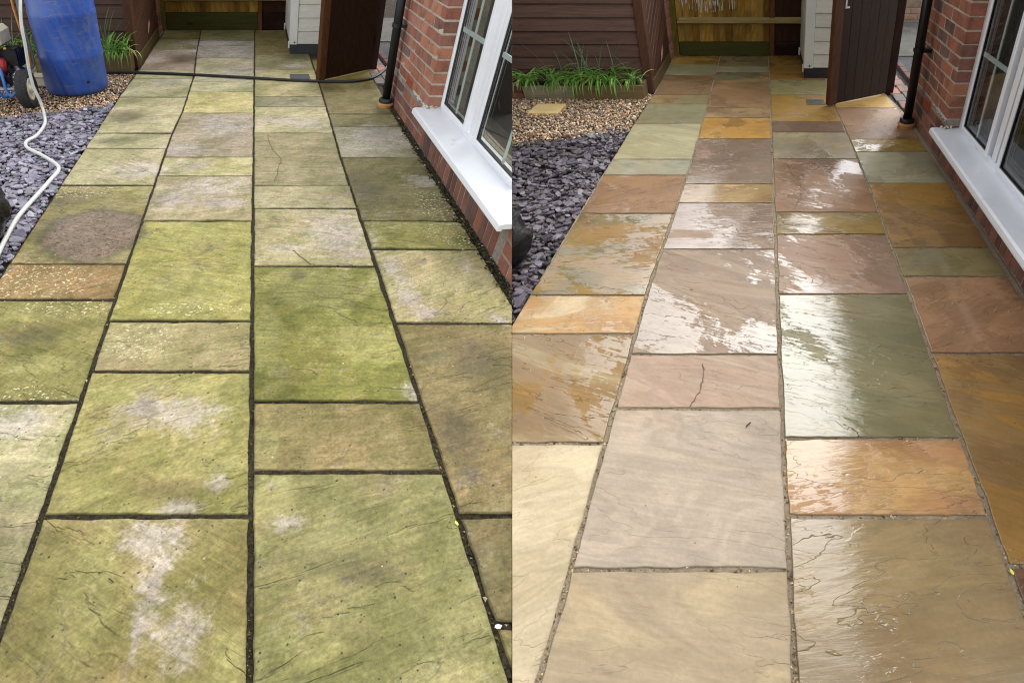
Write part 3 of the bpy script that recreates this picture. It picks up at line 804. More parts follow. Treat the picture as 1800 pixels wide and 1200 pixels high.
for side in 'LR':
    if side == 'L':
        div = lambda x: np.interp(x, [-3.2, -2.07, -1.236], [4.1, 4.33, 4.66]); ex = -1.225; xmin, ytop = -2.9, 5.70
    else:
        div = lambda x: np.interp(x, [-3.0, -1.84, -1.07], [3.5, 3.75, 4.03]); ex = -1.0; xmin, ytop = -2.25, 4.98
    # gravel
    n = 19000 if side == 'L' else 13000
    x = rng.uniform(xmin, ex + .02, n); y = rng.uniform(3.6, ytop, n)
    exy = np.array([line_x(JL[side][0], q) for q in y]) - .008
    ok = (y > div(x) - .03 + rng.normal(0, .02, n)) & (x < exy) & (x + FR[side]['AX'] * y + FR[side]['OX'] > (-9 if side == 'L' else -.02))
    x, y = x[ok], y[ok]; n = len(x)
    sc = rng.uniform(.005, .0105, (n, 1)) * np.c_[rng.uniform(.9, 1.35, n), rng.uniform(.75, 1.05, n), rng.uniform(.55, .8, n)]
    pts = np.c_[x, y, rng.uniform(-.022, .002, n)]
    R = rot_mats(rng.uniform(-.5, .5, n), rng.uniform(-.5, .5, n), rng.uniform(0, 6.28, n))
    bv, bf = ico()
    bvn = bv[None] * (1 + rng.normal(0, .10, (n, len(bv), 1)))
    tn = tone_pick(n, [(196, 160, 120), (165, 132, 98), (222, 205, 175), (120, 95, 75), (90, 78, 70), (150, 140, 130), (190, 148, 112)], [4, 3, 4.5, 3, 3, 2.5, 1.5], .35) * (1.25 if side == 'L' else 1.35)
    scatter('gravel', side, M['gravel'], pts, bvn, bf, sc, R, tn, 'dry tan pea gravel in front of the shed, under the blue barrel' if side == 'L' else 'wet tan pea gravel between planter and slate chippings', 'gravel', True)
    # slate
    n = 15000 if side == 'L' else 11500
    x = rng.uniform(xmin, ex + .1, n); y = rng.uniform(.7, 4.75, n)
    exy = np.array([line_x(JL[side][0], q) for q in y]) - .008
    ok = (y < div(x) + .02 + rng.normal(0, .03, n)) & (x < exy) & (x + FR[side]['AX'] * y + FR[side]['OX'] > (-9 if side == 'L' else -.05))
    x, y = x[ok], y[ok]; n = len(x)
    kk = 7
    ang = np.linspace(0, 2 * np.pi, kk, endpoint=False)[None] + rng.uniform(-.3, .3, (n, kk))
    rr = rng.uniform(.62, 1.1, (n, kk))
    top = np.stack([np.cos(ang) * rr, np.sin(ang) * rr, np.full((n, kk), 1.0)], -1)
    top[..., 2] += rng.normal(0, .25, (n, kk))
    bot = top * np.array([1.06, 1.06, 0])[None, None] - np.array([0, 0, 1.0])
    cen = np.stack([np.zeros((n, 1)), np.zeros((n, 1)), np.full((n, 1), 1.15)], -1)
    bv = np.concatenate([top, bot, cen], 1)
    f = []
    for i in range(kk):
        j = (i + 1) % kk
        f += [(i, j, 2 * kk), (i + kk, j + kk, j), (i + kk, j, i)]
    bf = np.array(f)
    ln = rng.gamma(4, .0042, n) + .007
    sc = np.c_[ln, ln * rng.uniform(.45, .85, n), rng.uniform(.002, .0048, n)]
    pts = np.c_[x, y, rng.uniform(-.024, .004, n)]
    R = rot_mats(rng.normal(0, .16, n), rng.normal(0, .16, n), rng.uniform(0, 6.28, n))
    pal = [(128, 122, 142), (146, 140, 158), (104, 98, 116), (118, 110, 122), (160, 158, 172), (126, 132, 138)] if side == 'L' else [(88, 80, 92), (104, 96, 110), (70, 62, 70), (94, 82, 86), (126, 120, 134), (84, 88, 92)]
    tn = tone_pick(n, pal, [4, 3, 3, 2, 1.2, .7], .25) * np.array([1.10, 1.13, 1.05] if side == 'L' else [.95, .95, .88])
    scatter('slate_chippings', side, M['slate_dry' if side == 'L' else 'slate_wet'], pts, bv, bf, sc, R, tn, 'dry plum slate chippings beside the mossy paving' if side == 'L' else 'damp dark plum slate chippings beside the cleaned paving', 'slate chippings', False)
    # bed beneath the loose stone
    mb = MB()
    q = [(-3.4, .5), (-1.22, .5), (-1.22, 5.9), (-3.4, 5.9)] if side == 'L' else [(-2.6, .5), (-1.08, .5), (-1.0, 5.2), (-2.6, 5.2)]
    mb.v = [(a, b, -.02) for a, b in q]; mb.f = [(0, 1, 2, 3)]
    tag(emit('earth_bed', mb, M['soil'], side, fill=False), kind='structure')

# moss and crumbs along the foot of the house wall, left yard
n = 2600
y = rng.uniform(1.6, 4.6, n); x = 1.178 - np.abs(rng.normal(0, .022, n)) - .002
bv = np.array([(-1, -1, 0), (1, -.6, .2), (.5, 1, 0), (-.2, 0, .9)]); bf = np.array([(0, 1, 3), (1, 2, 3), (2, 0, 3)])
sc = rng.uniform(.003, .009, (n, 1)) * np.array([[1, 1, .8]])
tn = tone_pick(n, [(40, 32, 22), (62, 52, 30), (70, 74, 30), (30, 26, 20), (120, 100, 70), (200, 190, 170)], [4, 3, 2, 3, .6, .15], .3)
scatter('moss_debris', 'L', M['crumbs'], np.c_[x, y, np.full(n, .001) + (1.178 - x < .02) * .004], bv, bf, sc, rot_mats(np.zeros(n), np.zeros(n), rng.uniform(0, 6.28, n)), tn, 'dark moss and crumbs gathered along the foot of the wall', 'moss', False)
for side in 'LR':
    n = 3200
    ytop = 7.6 if side == 'L' else 6.3
    y = .3 + (ytop - .3) * rng.random(n) ** 1.6; cj = rng.integers(1, 4, n)
    x = np.array([line_x(JL[side][c], q) for c, q in zip(cj, y)]) + rng.normal(0, .0055, n)
    m_ = n // 2                                       # half of it in the cross joints
    for i in range(m_):
        c = rng.integers(0, 4); k = rng.integers(1, len(JY[side][c]) - 1)
        yy = JY[side][c][k]; xa, xb = line_x(JL[side][c], yy), line_x(JL[side][c + 1], yy)
        x[i], y[i] = rng.uniform(xa, xb), yy + rng.normal(0, .0045)
    sc = rng.gamma(3, .0008, (n, 1)) * np.array([[1, 1, .8]]) + .0006
    tn = tone_pick(n, [(60, 50, 30), (96, 84, 50), (86, 90, 40), (40, 34, 26), (170, 150, 120)] if side == 'L' else [(190, 166, 126), (160, 136, 100), (120, 100, 74), (206, 186, 150), (90, 74, 56)], [4, 3, 2, 3, .5] if side == 'L' else [3, 4, 4, .8, 3], .3)
    scatter('joint_litter' if side == 'L' else 'joint_grit', side, M['crumbs'], np.c_[x, y, np.full(n, -.0055 if side == 'L' else -.0042)], bv, bf, sc, rot_mats(np.zeros(n), np.zeros(n), rng.uniform(0, 6.28, n)), tn,
            'crumbs of moss and soil lodged in the dark paving joints' if side == 'L' else 'sandy grit lying in the pale joints of the cleaned paving', 'litter' if side == 'L' else 'grit', False)

# ------------------------------------------------------------------ brick house with window
PAL = [(0.37, 0.148, 0.092), (0.33, 0.13, 0.085), (0.26, 0.118, 0.088), (0.40, 0.175, 0.108), (0.19, 0.115, 0.10), (0.34, 0.155, 0.11)]
def brick_mesh(side, w, l, h, k):
    b = MB().box(0, w, 0, l, 0, h)
    v = np.array(b.v) + rng.normal(0, .0012, (8, 3))
    return shared('brick', v, b.f, M['brick'], side, bevel=.0022)
def bcol(dim=1.0):
    c = np.array(random.choices(PAL, [5, 5, 4, 3, 2, 3])[0]) * random.uniform(.85, 1.15) * dim
    return c

def house(side, y_far, y_pil, y_end, zs, zg, zbar, yg, y_last):
    """y_far: far corner, y_pil: pier corner at the window, y_end: near end of the window"""
    L = 'red brick house wall with white casement window beside ' + ('the green mossy paving' if side == 'L' else 'the wet cleaned paving')
    root = thing('brick_house', side, (1.18, y_pil, 0), L, 'house')
    X, TOP = 1.18, 1.14
    m1 = MB().box(X + .0028, 1.5, y_pil + .0028, y_far - .006, .262, TOP)
    emit('wall', m1, M['mortar_pale'], side, root)
    m2 = MB().box(X + .0075, 1.5, y_last, y_far - .006, -.03, .2615 if zs > .24 else .19)
    if zs <= .24: m2.box(X + .0075, 1.5, y_pil + .006, y_far - .006, .19, .2615)
    m2 = MB().box(X + .0035, 1.5, y_last, y_far - .006, -.03, zs - .035).box(X + .0042, 1.5, y_pil + .0032, y_far - .0065, zs - .035, .2615)
    emit('wall', m2, M['mortar_grey'], side, root)
    if y_end > y_last + .05:
        emit('wall', MB().box(X + .006, 1.5, y_last, y_end - .006, zs - .035, TOP), M['mortar_pale'], side, root)
    st = [brick_mesh(side, .102, .2115, .0615, k) for k in range(3)]
    hd = [brick_mesh(side, .215, .1005, .0615, k) for k in range(3)]
    def course(z, y0, y1, odd, dim):
        y = y0
        first = True
        while y < y1 - .04:
            l = .102 if (first and odd) else .215
            jx = random.uniform(-.0015, .0015)
            if y + l > y1 and y + .102 <= y1: l = .102
            if y + l > y1 + .02: break
            place('brick', random.choice(hd if l == .102 else st), side, (X + jx, y, z), root, bcol(dim))
            y += l + .010; first = False
    for i in range(3):                                   # plinth courses, duller
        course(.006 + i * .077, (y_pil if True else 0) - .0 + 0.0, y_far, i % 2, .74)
    i = 0
    z = .271
    ch = .0728 if side == 'L' else .0712
    while z < TOP - .06:
        course(z, y_pil, y_far, i % 2, 1.0)
        z += ch; i += 1
    # bricks on end under the sill, then the near pier
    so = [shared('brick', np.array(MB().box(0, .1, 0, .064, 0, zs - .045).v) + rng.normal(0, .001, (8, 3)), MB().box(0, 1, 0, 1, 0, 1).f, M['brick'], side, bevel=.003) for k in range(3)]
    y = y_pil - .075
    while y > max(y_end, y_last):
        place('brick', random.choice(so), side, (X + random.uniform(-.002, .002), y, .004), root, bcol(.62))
        y -= .0745
    if y_end > y_last + .05:
        z, i = .006, 0
        while z < TOP - .06:
            yy = y_end - .012 - (.215 if i % 2 else .102)
            l0 = .215 if i % 2 else .102
            while yy > y_last - .005:
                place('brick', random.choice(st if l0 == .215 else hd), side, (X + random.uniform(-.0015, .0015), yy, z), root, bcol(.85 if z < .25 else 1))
                yy -= .225; l0 = .215
            z += .0762; i += 1
    # lime bloom on the damp course
    mb = MB()
    for k in range(60):
        yy = y_pil + abs(random.gauss(0, .22)); zz = .262 + random.uniform(-.006, .008) - random.random() ** 3 * .02
        a = random.uniform(.004, .012)
        mb.box(X - .0012 - random.random() * .001, X + .01, yy, yy + a * 1.6, zz, zz + a * random.uniform(.3, .8))
    tag(emit('lime_bloom', mb, M['lime'], side, root), kind='stuff')
    # ---- window
    XF = 1.272                                            # face of the outer frame
    z0 = zs + .004
    fr = MB()
    fr.box(XF, 1.34, y_pil - .055, y_pil + .003, z0, TOP)                      # far jamb
    fr.box(XF, 1.34, y_end, y_end + .055, z0, TOP)
    fr.box(XF + .002, 1.34, y_end + .055, y_pil - .055, z0, z0 + .045)          # bottom
    fr.box(XF + .002, 1.34, y_end + .055, y_pil - .055, TOP - .05, TOP)
    ym = yg[1] - (yg[1] - yg[2]) / 2
    fr.box(XF + .001, 1.34, ym - .028, ym + .028, z0 + .045, TOP - .05)
    win = emit('window', fr, M['upvc'], side, root, bevel=.004)
    def sash(ya, yb):                                     # ya far glass edge, yb near glass edge
        s = MB(); t = .036; xf = XF - .012
        s.box(xf, XF + .03, ya, ya + t, z0 + .03, TOP - .03)
        s.box(xf, XF + .03, yb - t, yb, z0 + .03, TOP - .03)
        s.box(xf + .001, XF + .03, yb, ya, z0 + .03, zg)
        s.box(xf + .001, XF + .03, yb, ya, TOP - .09, TOP - .03)
        emit('sash', s, M['upvc'], side, win, bevel=.005)
        gk = MB(); k = .006; xg = XF - .002
        gk.box(xg, XF + .02, ya - k, ya + .002, zg, TOP - .09); gk.box(xg, XF + .02, yb - .002, yb + k, zg, TOP - .09)
        gk.box(xg + .0005, XF + .02, yb + k, ya - k, zg - .002, zg + k)
        emit('rubber_seal', gk, M['gasket'], side, win)
        pane = MB().box(XF + .004, XF + .007, yb + .001, ya - .001, zg + .001, TOP - .091)
        emit('pane', pane, M['glass'], side, win)
        bb = MB(); yc = (ya + yb) / 2
        bb.box(XF + .010, XF + .016, yc - .011, yc + .011, zg, TOP - .09)
        bb.box(XF + .0095, XF + .0165, yb, ya, zbar - .012, zbar + .012)
        emit('glazing_bar', bb, M['bar'], side, win)
        sp = MB()  # thin strips drawn in for the double glazing spacer's reflections
        for q in (.028, .06):
            sp.box(XF + .02, XF + .022, ya - q - .004, ya - q, zg + q * .8, TOP - .1)
            sp.box(XF + .02, XF + .022, yb + q, yb + q + .004, zg + q * .8, TOP - .1)
            sp.box(XF + .0205, XF + .0215, yb + q, ya - q, zg + q * .8, zg + q * .8 + .004)
        emit('spacer_reflection', sp, M['spacer'], side, win)
    sash(yg[0], yg[1]); sash(yg[2], y_end + .10)
    sl = MB()
    xs0, th = 1.098, .030
    ya, yb = y_pil + .055, y_end - .06
    prof = [(xs0, zs - .026), (xs0 + .004, zs - .006), (xs0 + .018, zs), (1.285, zs + .018), (1.285, zs - .012), (xs0 + .02, zs - .024), (xs0 + .02, zs - .034), (xs0, zs - .034)]
    n = len(prof)
    # the far end wraps round the pier
    sl.v = [(x, yb, z) for x, z in prof] + [(x, ya if x < 1.17 else y_pil - .003, z) for x, z in prof]
    sl.f = [tuple(range(n))[::-1], tuple(range(n, 2 * n))] + [(i, (i + 1) % n, (i + 1) % n + n, i + n) for i in range(n)]
    emit('window_sill', sl, M['sill'], side, win)
    fo = MB()                                             # foam where sill meets brick
    for k in range(14):
        a = random.uniform(.004, .009)
        fo.lathe((1.19 + random.uniform(-.035, .06), y_pil - .004 + random.uniform(-.004, .012), zs + .012 + random.uniform(0, .012)), [(.001, -a), (a * .8, -a * .4), (a, 0), (a * .7, a * .5), (.001, a)], 7)
    tag(emit('filler_foam', fo, M['cream'], side, root, smooth=True), kind='stuff')
    # room behind
    rm = MB().box(1.335, 1.345, y_end + .05, y_pil - .05, z0, TOP - .02)
    rm = MB()
    rm.box(2.2, 2.25, y_end - .4, y_pil + .4, -.1, TOP); rm.box(1.5, 2.25, y_end - .4, y_pil + .4, .05, .1)
    rm.box(1.5, 2.2, y_end - .45, y_end - .4, 0, TOP); rm.box(1.5, 2.2, y_pil + .4, y_pil + .45, 0, TOP)
    rm.box(1.36, 2.25, y_end - .45, y_pil + .45, TOP - .012, TOP - .002)
    emit('room', rm, M['dark_room'], side, root, fill=False)
    cu = MB()
    yy = y_end + .05
    for a, b in ((y_pil - .28, y_pil - .06),):
        pts = [(1.42 + .012 * math.sin(t * 60), a + (b - a) * t) for t in np.linspace(0, 1, 40)]
        bi = len(cu.v)
        for (px, py) in pts: cu.v += [(px, py, zs), (px, py, TOP - .02)]
        cu.f += [(bi + 2 * i, bi + 2 * i + 2, bi + 2 * i + 3, bi + 2 * i + 1) for i in range(len(pts) - 1)]
    emit('curtain', cu, M['curtain'], side, root, fill=False, smooth=True)
    return root

hL = house('L', 4.86, 3.70, 2.14, .250, .310, .745, (3.635, 3.20, 2.975), 1.3)
hR = house('R', 4.46, 3.455, 1.86, .197, .252, .665, (3.368, 2.935, 2.71), 0.62)

def air_brick(side, y0, y1, z0, z1, root):
    mb = MB().box(1.176, 1.2, y0, y1, z0, z1)
    for k in range(5):
        z = z0 + (z1 - z0) * (k + .25) / 5
        mb.box(1.170, 1.177, y0 + .01, y1 - .01, z, z + (z1 - z0) * .1)
    emit('air_brick', mb, M['clay_red'], side, root)
air_brick('L', 4.13, 4.32, .262, .318, hL)
air_brick('R', 3.85, 4.02, .19, .246, hR)

# ------------------------------------------------------------------ downpipes
def downpipe(side, x, y, zc, label):
    t = thing('downpipe', side, (x, y, 0), label, 'downpipe', 'black downpipes at the house corners')
    emit('pipe', MB().tube([(x, y, .03), (x, y, 1.3)], .034, 20), M['pipe'], side, t, smooth=True)
    emit('rubber_ring', MB().lathe((x, y, .022), [(.034, .045), (.05, .044), (.057, .036), (.057, .018), (.053, .012), (.03, .012)], 28), M['gasket'], side, t, smooth=True)
    emit('clay_collar', MB().lathe((x, y, 0), [(.03, .034), (.062, .0345), (.067, .028), (.067, .018), (.061, .012), (.061, -.03)], 28), M['clay'], side, t, smooth=True)
    cl = MB().lathe((x, y, zc), [(.034, -.014), (.041, -.013), (.041, .013), (.034, .014)], 20)
    cl.box(x + .02, 1.186, y - .055, y - .03, zc - .011, zc + .011)
    cl.box(x + .03, x + .05, y - .05, y, zc - .010, zc + .010)
    emit('pipe_clip', cl, M['pipe'], side, t)
downpipe('L', 1.112, 4.62, .60, 'black downpipe on clay collar, cable running behind, beside mossy slabs')
downpipe('R', 1.100, 4.115, .535, 'black downpipe on orange clay collar beside the wet pinkish slab')

# ------------------------------------------------------------------ gates
def gate(side, p0, p1, label, latch):
    d = np.array(p1) - np.array(p0); ln = np.hypot(*d); d /= ln
    n = np.array([d[1], -d[0]])
    t = thing('garden_gate', side, (p1[0], p1[1], 0), label, 'gate', 'open brown garden gates')
    H = 1.5
    cb = s2l((45, 27, 16)); cs = s2l((80, 50, 30))
    emit('gate_stile', MB().obox(p0, d, n, 0, .085, -.02, .028, .012, H), M['gate_wood'], side, t, bevel=.003, color=cs)
    k = 6
    w = (ln - .09) / k
    for i in range(k):
        emit('board', MB().obox(p0, d, n, .088 + i * w, .088 + (i + 1) * w - .0012, -.012, .006 + random.uniform(-.001, .001), .012, H), M['gate_wood'], side, t, bevel=.0015, color=cb * random.uniform(.92, 1.0))
    for z in (.25, 1.2):
        emit('rail', MB().obox(p0, d, n, .06, ln, -.055, -.0125, z, z + .1), M['gate_wood'], side, t, bevel=.003, color=cb)
    if latch:
        emit('latch', MB().obox(p0, d, n, .10, .118, .008, .02, .70, .85).obox(p0, d, n, .088, .15, .007, .014, .70, .712), M['steel'], side, t, bevel=.002)
    pt = thing('gate_post', side, (p1[0] + .02, p1[1] + .05, 0), 'dark square timber post at the hinge of the ' + ('gate over mossy slabs' if side == 'L' else 'gate over wet slabs'), 'post', 'gate hinge posts')
    emit('post', MB().obox((p1[0] + .008, p1[1] + .03), (1, 0), (0, 1), 0, .07, 0, .07, -.02, 1.55), M['gate_wood'], side, pt, bevel=.004, color=s2l((44, 27, 22)))
    emit('post_cap', MB().obox((p1[0] - .002, p1[1] + .02), (1, 0), (0, 1), 0, .09, 0, .09, 1.551, 1.58), M['gate_wood'], side, pt, bevel=.004, color=s2l((44, 27, 22)))
gate('L', (.598, 5.363), (1.18, 5.80), 'open dark brown boarded gate standing over mossy slabs by white shed', False)
gate('R', (.527, 4.617), (1.090, 4.967), 'open dark brown boarded gate with steel latch over wet slabs', True)

# ------------------------------------------------------------------ white clad shed
def white_shed(side, x0, y0, y1, zp, pitch, label):
    t = thing('white_shed', side, (x0, y0, 0), label, 'shed', 'white clad sheds behind the gates')
    x1, H = x0 + (.9 if side == 'L' else .62), 1.5
    wc = s2l((205, 203, 192))
    emit('plinth', MB().box(x0 + .012, x1, y0 + .012, y1, -.01, zp), M['plinth'], side, t, bevel=.003)
    emit('wall_core', MB().box(x0 + .02, x1, y0 + .02, y1, zp, H), M['white_trim'], side, t)
    z = zp + .002
    b = None
    while z < H - .02:
        bd = MB(); h = min(pitch - .004, H - z)
        # front: each board leans out towards its foot
        bd.hexa([(x0 + .087, y0 + .004, z), (x1, y0 + .004, z), (x1, y0 + .03, z), (x0 + .087, y0 + .03, z),
                 (x0 + .087, y0 + .012, z + h), (x1, y0 + .012, z + h), (x1, y0 + .03, z + h), (x0 + .087, y0 + .03, z + h)])
        emit('cladding_board', bd, M['white_board'], side, t, bevel=.002, color=wc * random.uniform(.92, 1.05))
        sd = MB().hexa([(x0 + .004, y0 + .06, z), (x0 + .03, y0 + .06, z), (x0 + .03, y1, z), (x0 + .004, y1, z),
                        (x0 + .006, y0 + .06, z + h), (x0 + .03, y0 + .06, z + h), (x0 + .03, y1, z + h), (x0 + .006, y1, z + h)])
        emit('cladding_board', sd, M['white_board'], side, t, bevel=.002, color=wc * random.uniform(.92, 1.05))
        z += pitch
    tr = MB().box(x0 - .002, x0 + .085, y0 - .002, y0 + .028, zp - .004, H + .01).box(x0 - .003, x0 + .03, y0 + .0285, y0 + .062, zp - .003, H + .01)
    emit('corner_trim', tr, M['white_trim'], side, t, bevel=.005)
    emit('trim_vent', MB().box(x0 + .045, x0 + .06, y0 - .006, y0 + .0, zp + .012, zp + .026), M['gasket'], side, t)
    cl = MB()
    for yy in (y0 + .05, y1 - .1): cl.box(x0 - .014, x0 + .004, yy, yy + .03, zp - .05, zp + .02)
    emit('corner_clip', cl, M['white_trim'], side, t, bevel=.003)
    rf = MB().box(x0 - .05, x1 + .05, y0 - .06, y1 + .05, H + .011, H + .05)
    emit('roof', rf, M['plinth'], side, t, bevel=.005)
white_shed('L', .392, 6.50, 7.70, .10, .125, 'small white clad shed on black plinth, far end of mossy paving')
white_shed('R', .382, 5.505, 6.36, .091, .113, 'small cream white clad shed on black plinth behind wet slabs')

# ------------------------------------------------------------------ back fences
def back_fence(side, y, xpl, xpr, xe, zgb, rail, label):
    t = thing('board_fence', side, (xpl, y, 0), label, 'fence', 'board fences closing the yards')
    H = 1.45
    emit('gravel_board', MB().box(xpl + .075, xpr, y, y + .04, .0, zgb), M['planter'], side, t, bevel=.003, color=s2l((70, 68, 34)))
    x = xpl + .075
    i = 0
    while x < xpr - .02:
        w = random.choice([.065, .075, .085])
        bd = MB().hexa([(x, y + .004, zgb + .002), (min(x + w, xpr), y + .018, zgb + .002), (min(x + w, xpr), y + .03, zgb + .002), (x, y + .03, zgb + .002),
                        (x, y + .004, H), (min(x + w, xpr), y + .018, H), (min(x + w, xpr), y + .03, H), (x, y + .03, H)])
        c = s2l(random.choice([(140, 106, 44), (126, 92, 38), (150, 116, 54), (112, 82, 34), (132, 104, 48)]))
        emit('board', bd, M['fence_wood'], side, t, color=c * random.uniform(1.0, 1.6))
        x += w; i += 1
    emit('post', MB().box(xpl, xpl + .072, y - .03, y + .05, -.01, H + .05), M['fence_wood'], side, t, bevel=.004, color=s2l((96, 84, 34)))
    emit('post', MB().box(xpr + .002, xpr + .058, y - .02, y + .05, -.01, H + .05), M['fence_wood'], side, t, bevel=.004, color=s2l((92, 62, 34)))
    x = xpr + .06
    emit('gravel_board', MB().box(x, xe + .6, y + .012, y + .05, .0, zgb), M['planter'], side, t, bevel=.003, color=s2l((40, 24, 18)))
    emit('backing', MB().box(xpl + .075, xe + .6, y + .051, y + .06, -.06, H - .01), M['plinth'], side, t)
    while x < xe + .5:
        emit('board', MB().box(x, x + .086, y + .02, y + .038, zgb + .002, H), M['fence_wood'], side, t, bevel=.002, color=s2l((62, 36, 26)) * random.uniform(.7, 1.1))
        x += .088
    emit('rail', MB().hexa([(xpl + .073, y - .045, rail), (xe + .3, y - .045, rail), (xe + .3, y + .007, rail - .01), (xpl + .073, y + .007, rail - .01),
                           (xpl + .10, y - .045, rail + .042), (xe + .3, y - .045, rail + .042), (xe + .3, y + .007, rail + .052), (xpl + .10, y + .007, rail + .052)]),
         M['fence_rail'], side, t, bevel=.003, color=s2l((150, 132, 88)))
    if side == 'R':
        for (sx, sz, ww) in ((-.86, .43, .42),):
            mb = MB()
            for k in range(260):
                a = random.gauss(0, .36) * ww; b = abs(random.gauss(0, .05))
                zz = .44 + random.uniform(-.02, .5) - max(0, .05 - abs(a) * .15)
                l = random.uniform(.03, .12)
                mb.box(-.63 + a, -.63 + a + random.uniform(.002, .006), y + .0005, y + .0075, max(zz, .405 + abs(a) * .12), zz + l)
            tag(emit('scraped_paint', mb, simple('scraped pale paint', (0.62, 0.58, 0.52), 0.8, 0.2, 40), side, t), kind='stuff')
back_fence('L', 7.868, -1.235, .043, .40, .20, .335, 'board fence with dark green base board closing the mossy yard')
back_fence('R', 6.44, -1.022, .051, .36, .135, .318, 'golden board fence with pale rail closing the wet yard')

# ------------------------------------------------------------------ brown sheds
def brown_shed(side, xc, y0, y1, xl, step, tear, label):
    t = thing('brown_shed', side, (xc, y0, 0), label, 'shed', 'brown boarded sheds beside the paths')
    H = 1.45
    cb = s2l((100, 77, 68)) * (.72 if side == 'L' else 1.0); cp = s2l((86, 58, 45))
    emit('wall_core', MB().box(xl, xc - .03, y0 + .045, y1, -.01, H - .02), M['plinth'], side, t)
    z = -.005
    while z < H - .02:
        h = min(step, H - z)
        bd = MB().hexa([(xl, y0 + .014, z), (xc - .078, y0 + .014, z), (xc - .078, y0 + .046, z), (xl, y0 + .046, z),
                        (xl, y0 + .020, z + h * .72), (xc - .078, y0 + .020, z + h * .72), (xc - .078, y0 + .046, z + h * .72), (xl, y0 + .046, z + h * .72)])
        bd.hexa([(xl, y0 + .0205, z + h * .72), (xc - .078, y0 + .0205, z + h * .72), (xc - .078, y0 + .046, z + h * .72), (xl, y0 + .046, z + h * .72),
                 (xl, y0 + .036, z + h - .003), (xc - .078, y0 + .036, z + h - .003), (xc - .078, y0 + .046, z + h - .003), (xl, y0 + .046, z + h - .003)])
        emit('board', bd, M['shed_wood'], side, t, color=cb * random.uniform(.88, 1.12))
        z += step
    emit('corner_post', MB().box(xc - .076, xc + .002, y0, y0 + .05, -.01, H), M['shed_upright'], side, t, bevel=.004, color=cp)
    # side: base board, corner upright, slanted boards, brick pier beyond
    emit('base_board', MB().box(xc - .028, xc + .006, y0 + .052, y1, -.01, .095), M['planter'], side, t, bevel=.004, color=s2l((92, 78, 50)))
    emit('side_upright', MB().box(xc - .028, xc - .001, y0 + .052, y0 + .15, .097, H), M['shed_upright'], side, t, bevel=.003, color=cp * .95)
    yy0, yy1 = y0 + .153, y1
    k = 0
    zz = -.35
    while zz < H:
        z0a, z1a = zz, zz + .074
        # slanted board clipped to its panel: rises towards the far end
        sl = .42
        c = [(yy0, max(z0a, .097), ), (yy1, max(z0a + sl, .097)), (yy1, max(min(z1a + sl, H), .098)), (yy0, max(min(z1a, H), .098))]
        if c[2][1] > .1 and c[0][1] < H:
            x_a, x_b = xc - .028, xc - .002
            mb = MB().hexa([(x_a, c[0][0], c[0][1]), (x_b, c[0][0], c[0][1]), (x_b, c[1][0], min(c[1][1], H)), (x_a, c[1][0], min(c[1][1], H)),
                            (x_a, c[3][0], c[3][1]), (x_b, c[3][0], c[3][1]), (x_b, c[2][0], c[2][1]), (x_a, c[2][0], c[2][1])])
            emit('slanted_board', mb, M['shed_upright'], side, t, color=cp * random.uniform(.65, 1.0))
        zz += .088
    a, b, zc = tear
    emit('torn_patch', MB().add([(xc, a, zc - .04), (xc, a + .07, zc - .03), (xc, b + .05, zc + .03), (xc + .006, (a + b) / 2, zc + .0), (xc, a + .05, zc + .02), (xc, b + .04, zc + .085)],
                                [(0, 1, 3), (1, 2, 3), (2, 5, 3), (5, 4, 3), (4, 0, 3)]), M['bare_wood'], side, t)
    emit('roof', MB().box(xl - .05, xc + .06, y0 - .08, y1 + .05, H + .001, H + .04), M['plinth'], side, t, bevel=.004)
brown_shed('L', -1.217, 5.915, 7.50, -3.4, .112, (6.73, 6.86, .20), 'dark brown boarded shed beside the mossy paving, behind the blue barrel')
brown_shed('R', -1.016, 5.02, 6.16, -2.7, .0985, (5.60, 5.72, .165), 'dark brown boarded shed behind the green leafy planter')
def pier(side, x0, x1, y0, y1, label):
    t = thing('brick_pier', side, (x0, y0, 0), label, 'brick pier', 'brick piers at the fence ends')
    emit('mortar_core', MB().box(x0 + .006, x1 - .006, y0 + .006, y1 - .006, -.01, 1.45), M['mortar_grey'], side, t)
    me = [shared('brick', np.array(MB().box(0, x1 - x0, 0, y1 - y0, 0, .065).v) + rng.normal(0, .001, (8, 3)), MB().box(0, 1, 0, 1, 0, 1).f, M['brick'], side, bevel=.004) for k in range(3)]
    z = .004
    while z < 1.4:
        place('brick', random.choice(me), side, (x0, y0, z), t, bcol(.9)); z += .075
pier('L', -1.36, -1.215, 7.56, 7.80, 'narrow red brick pier between brown shed and fence, mossy yard')
pier('R', -1.15, -1.005, 6.22, 6.40, 'narrow red brick pier between brown shed and golden fence')

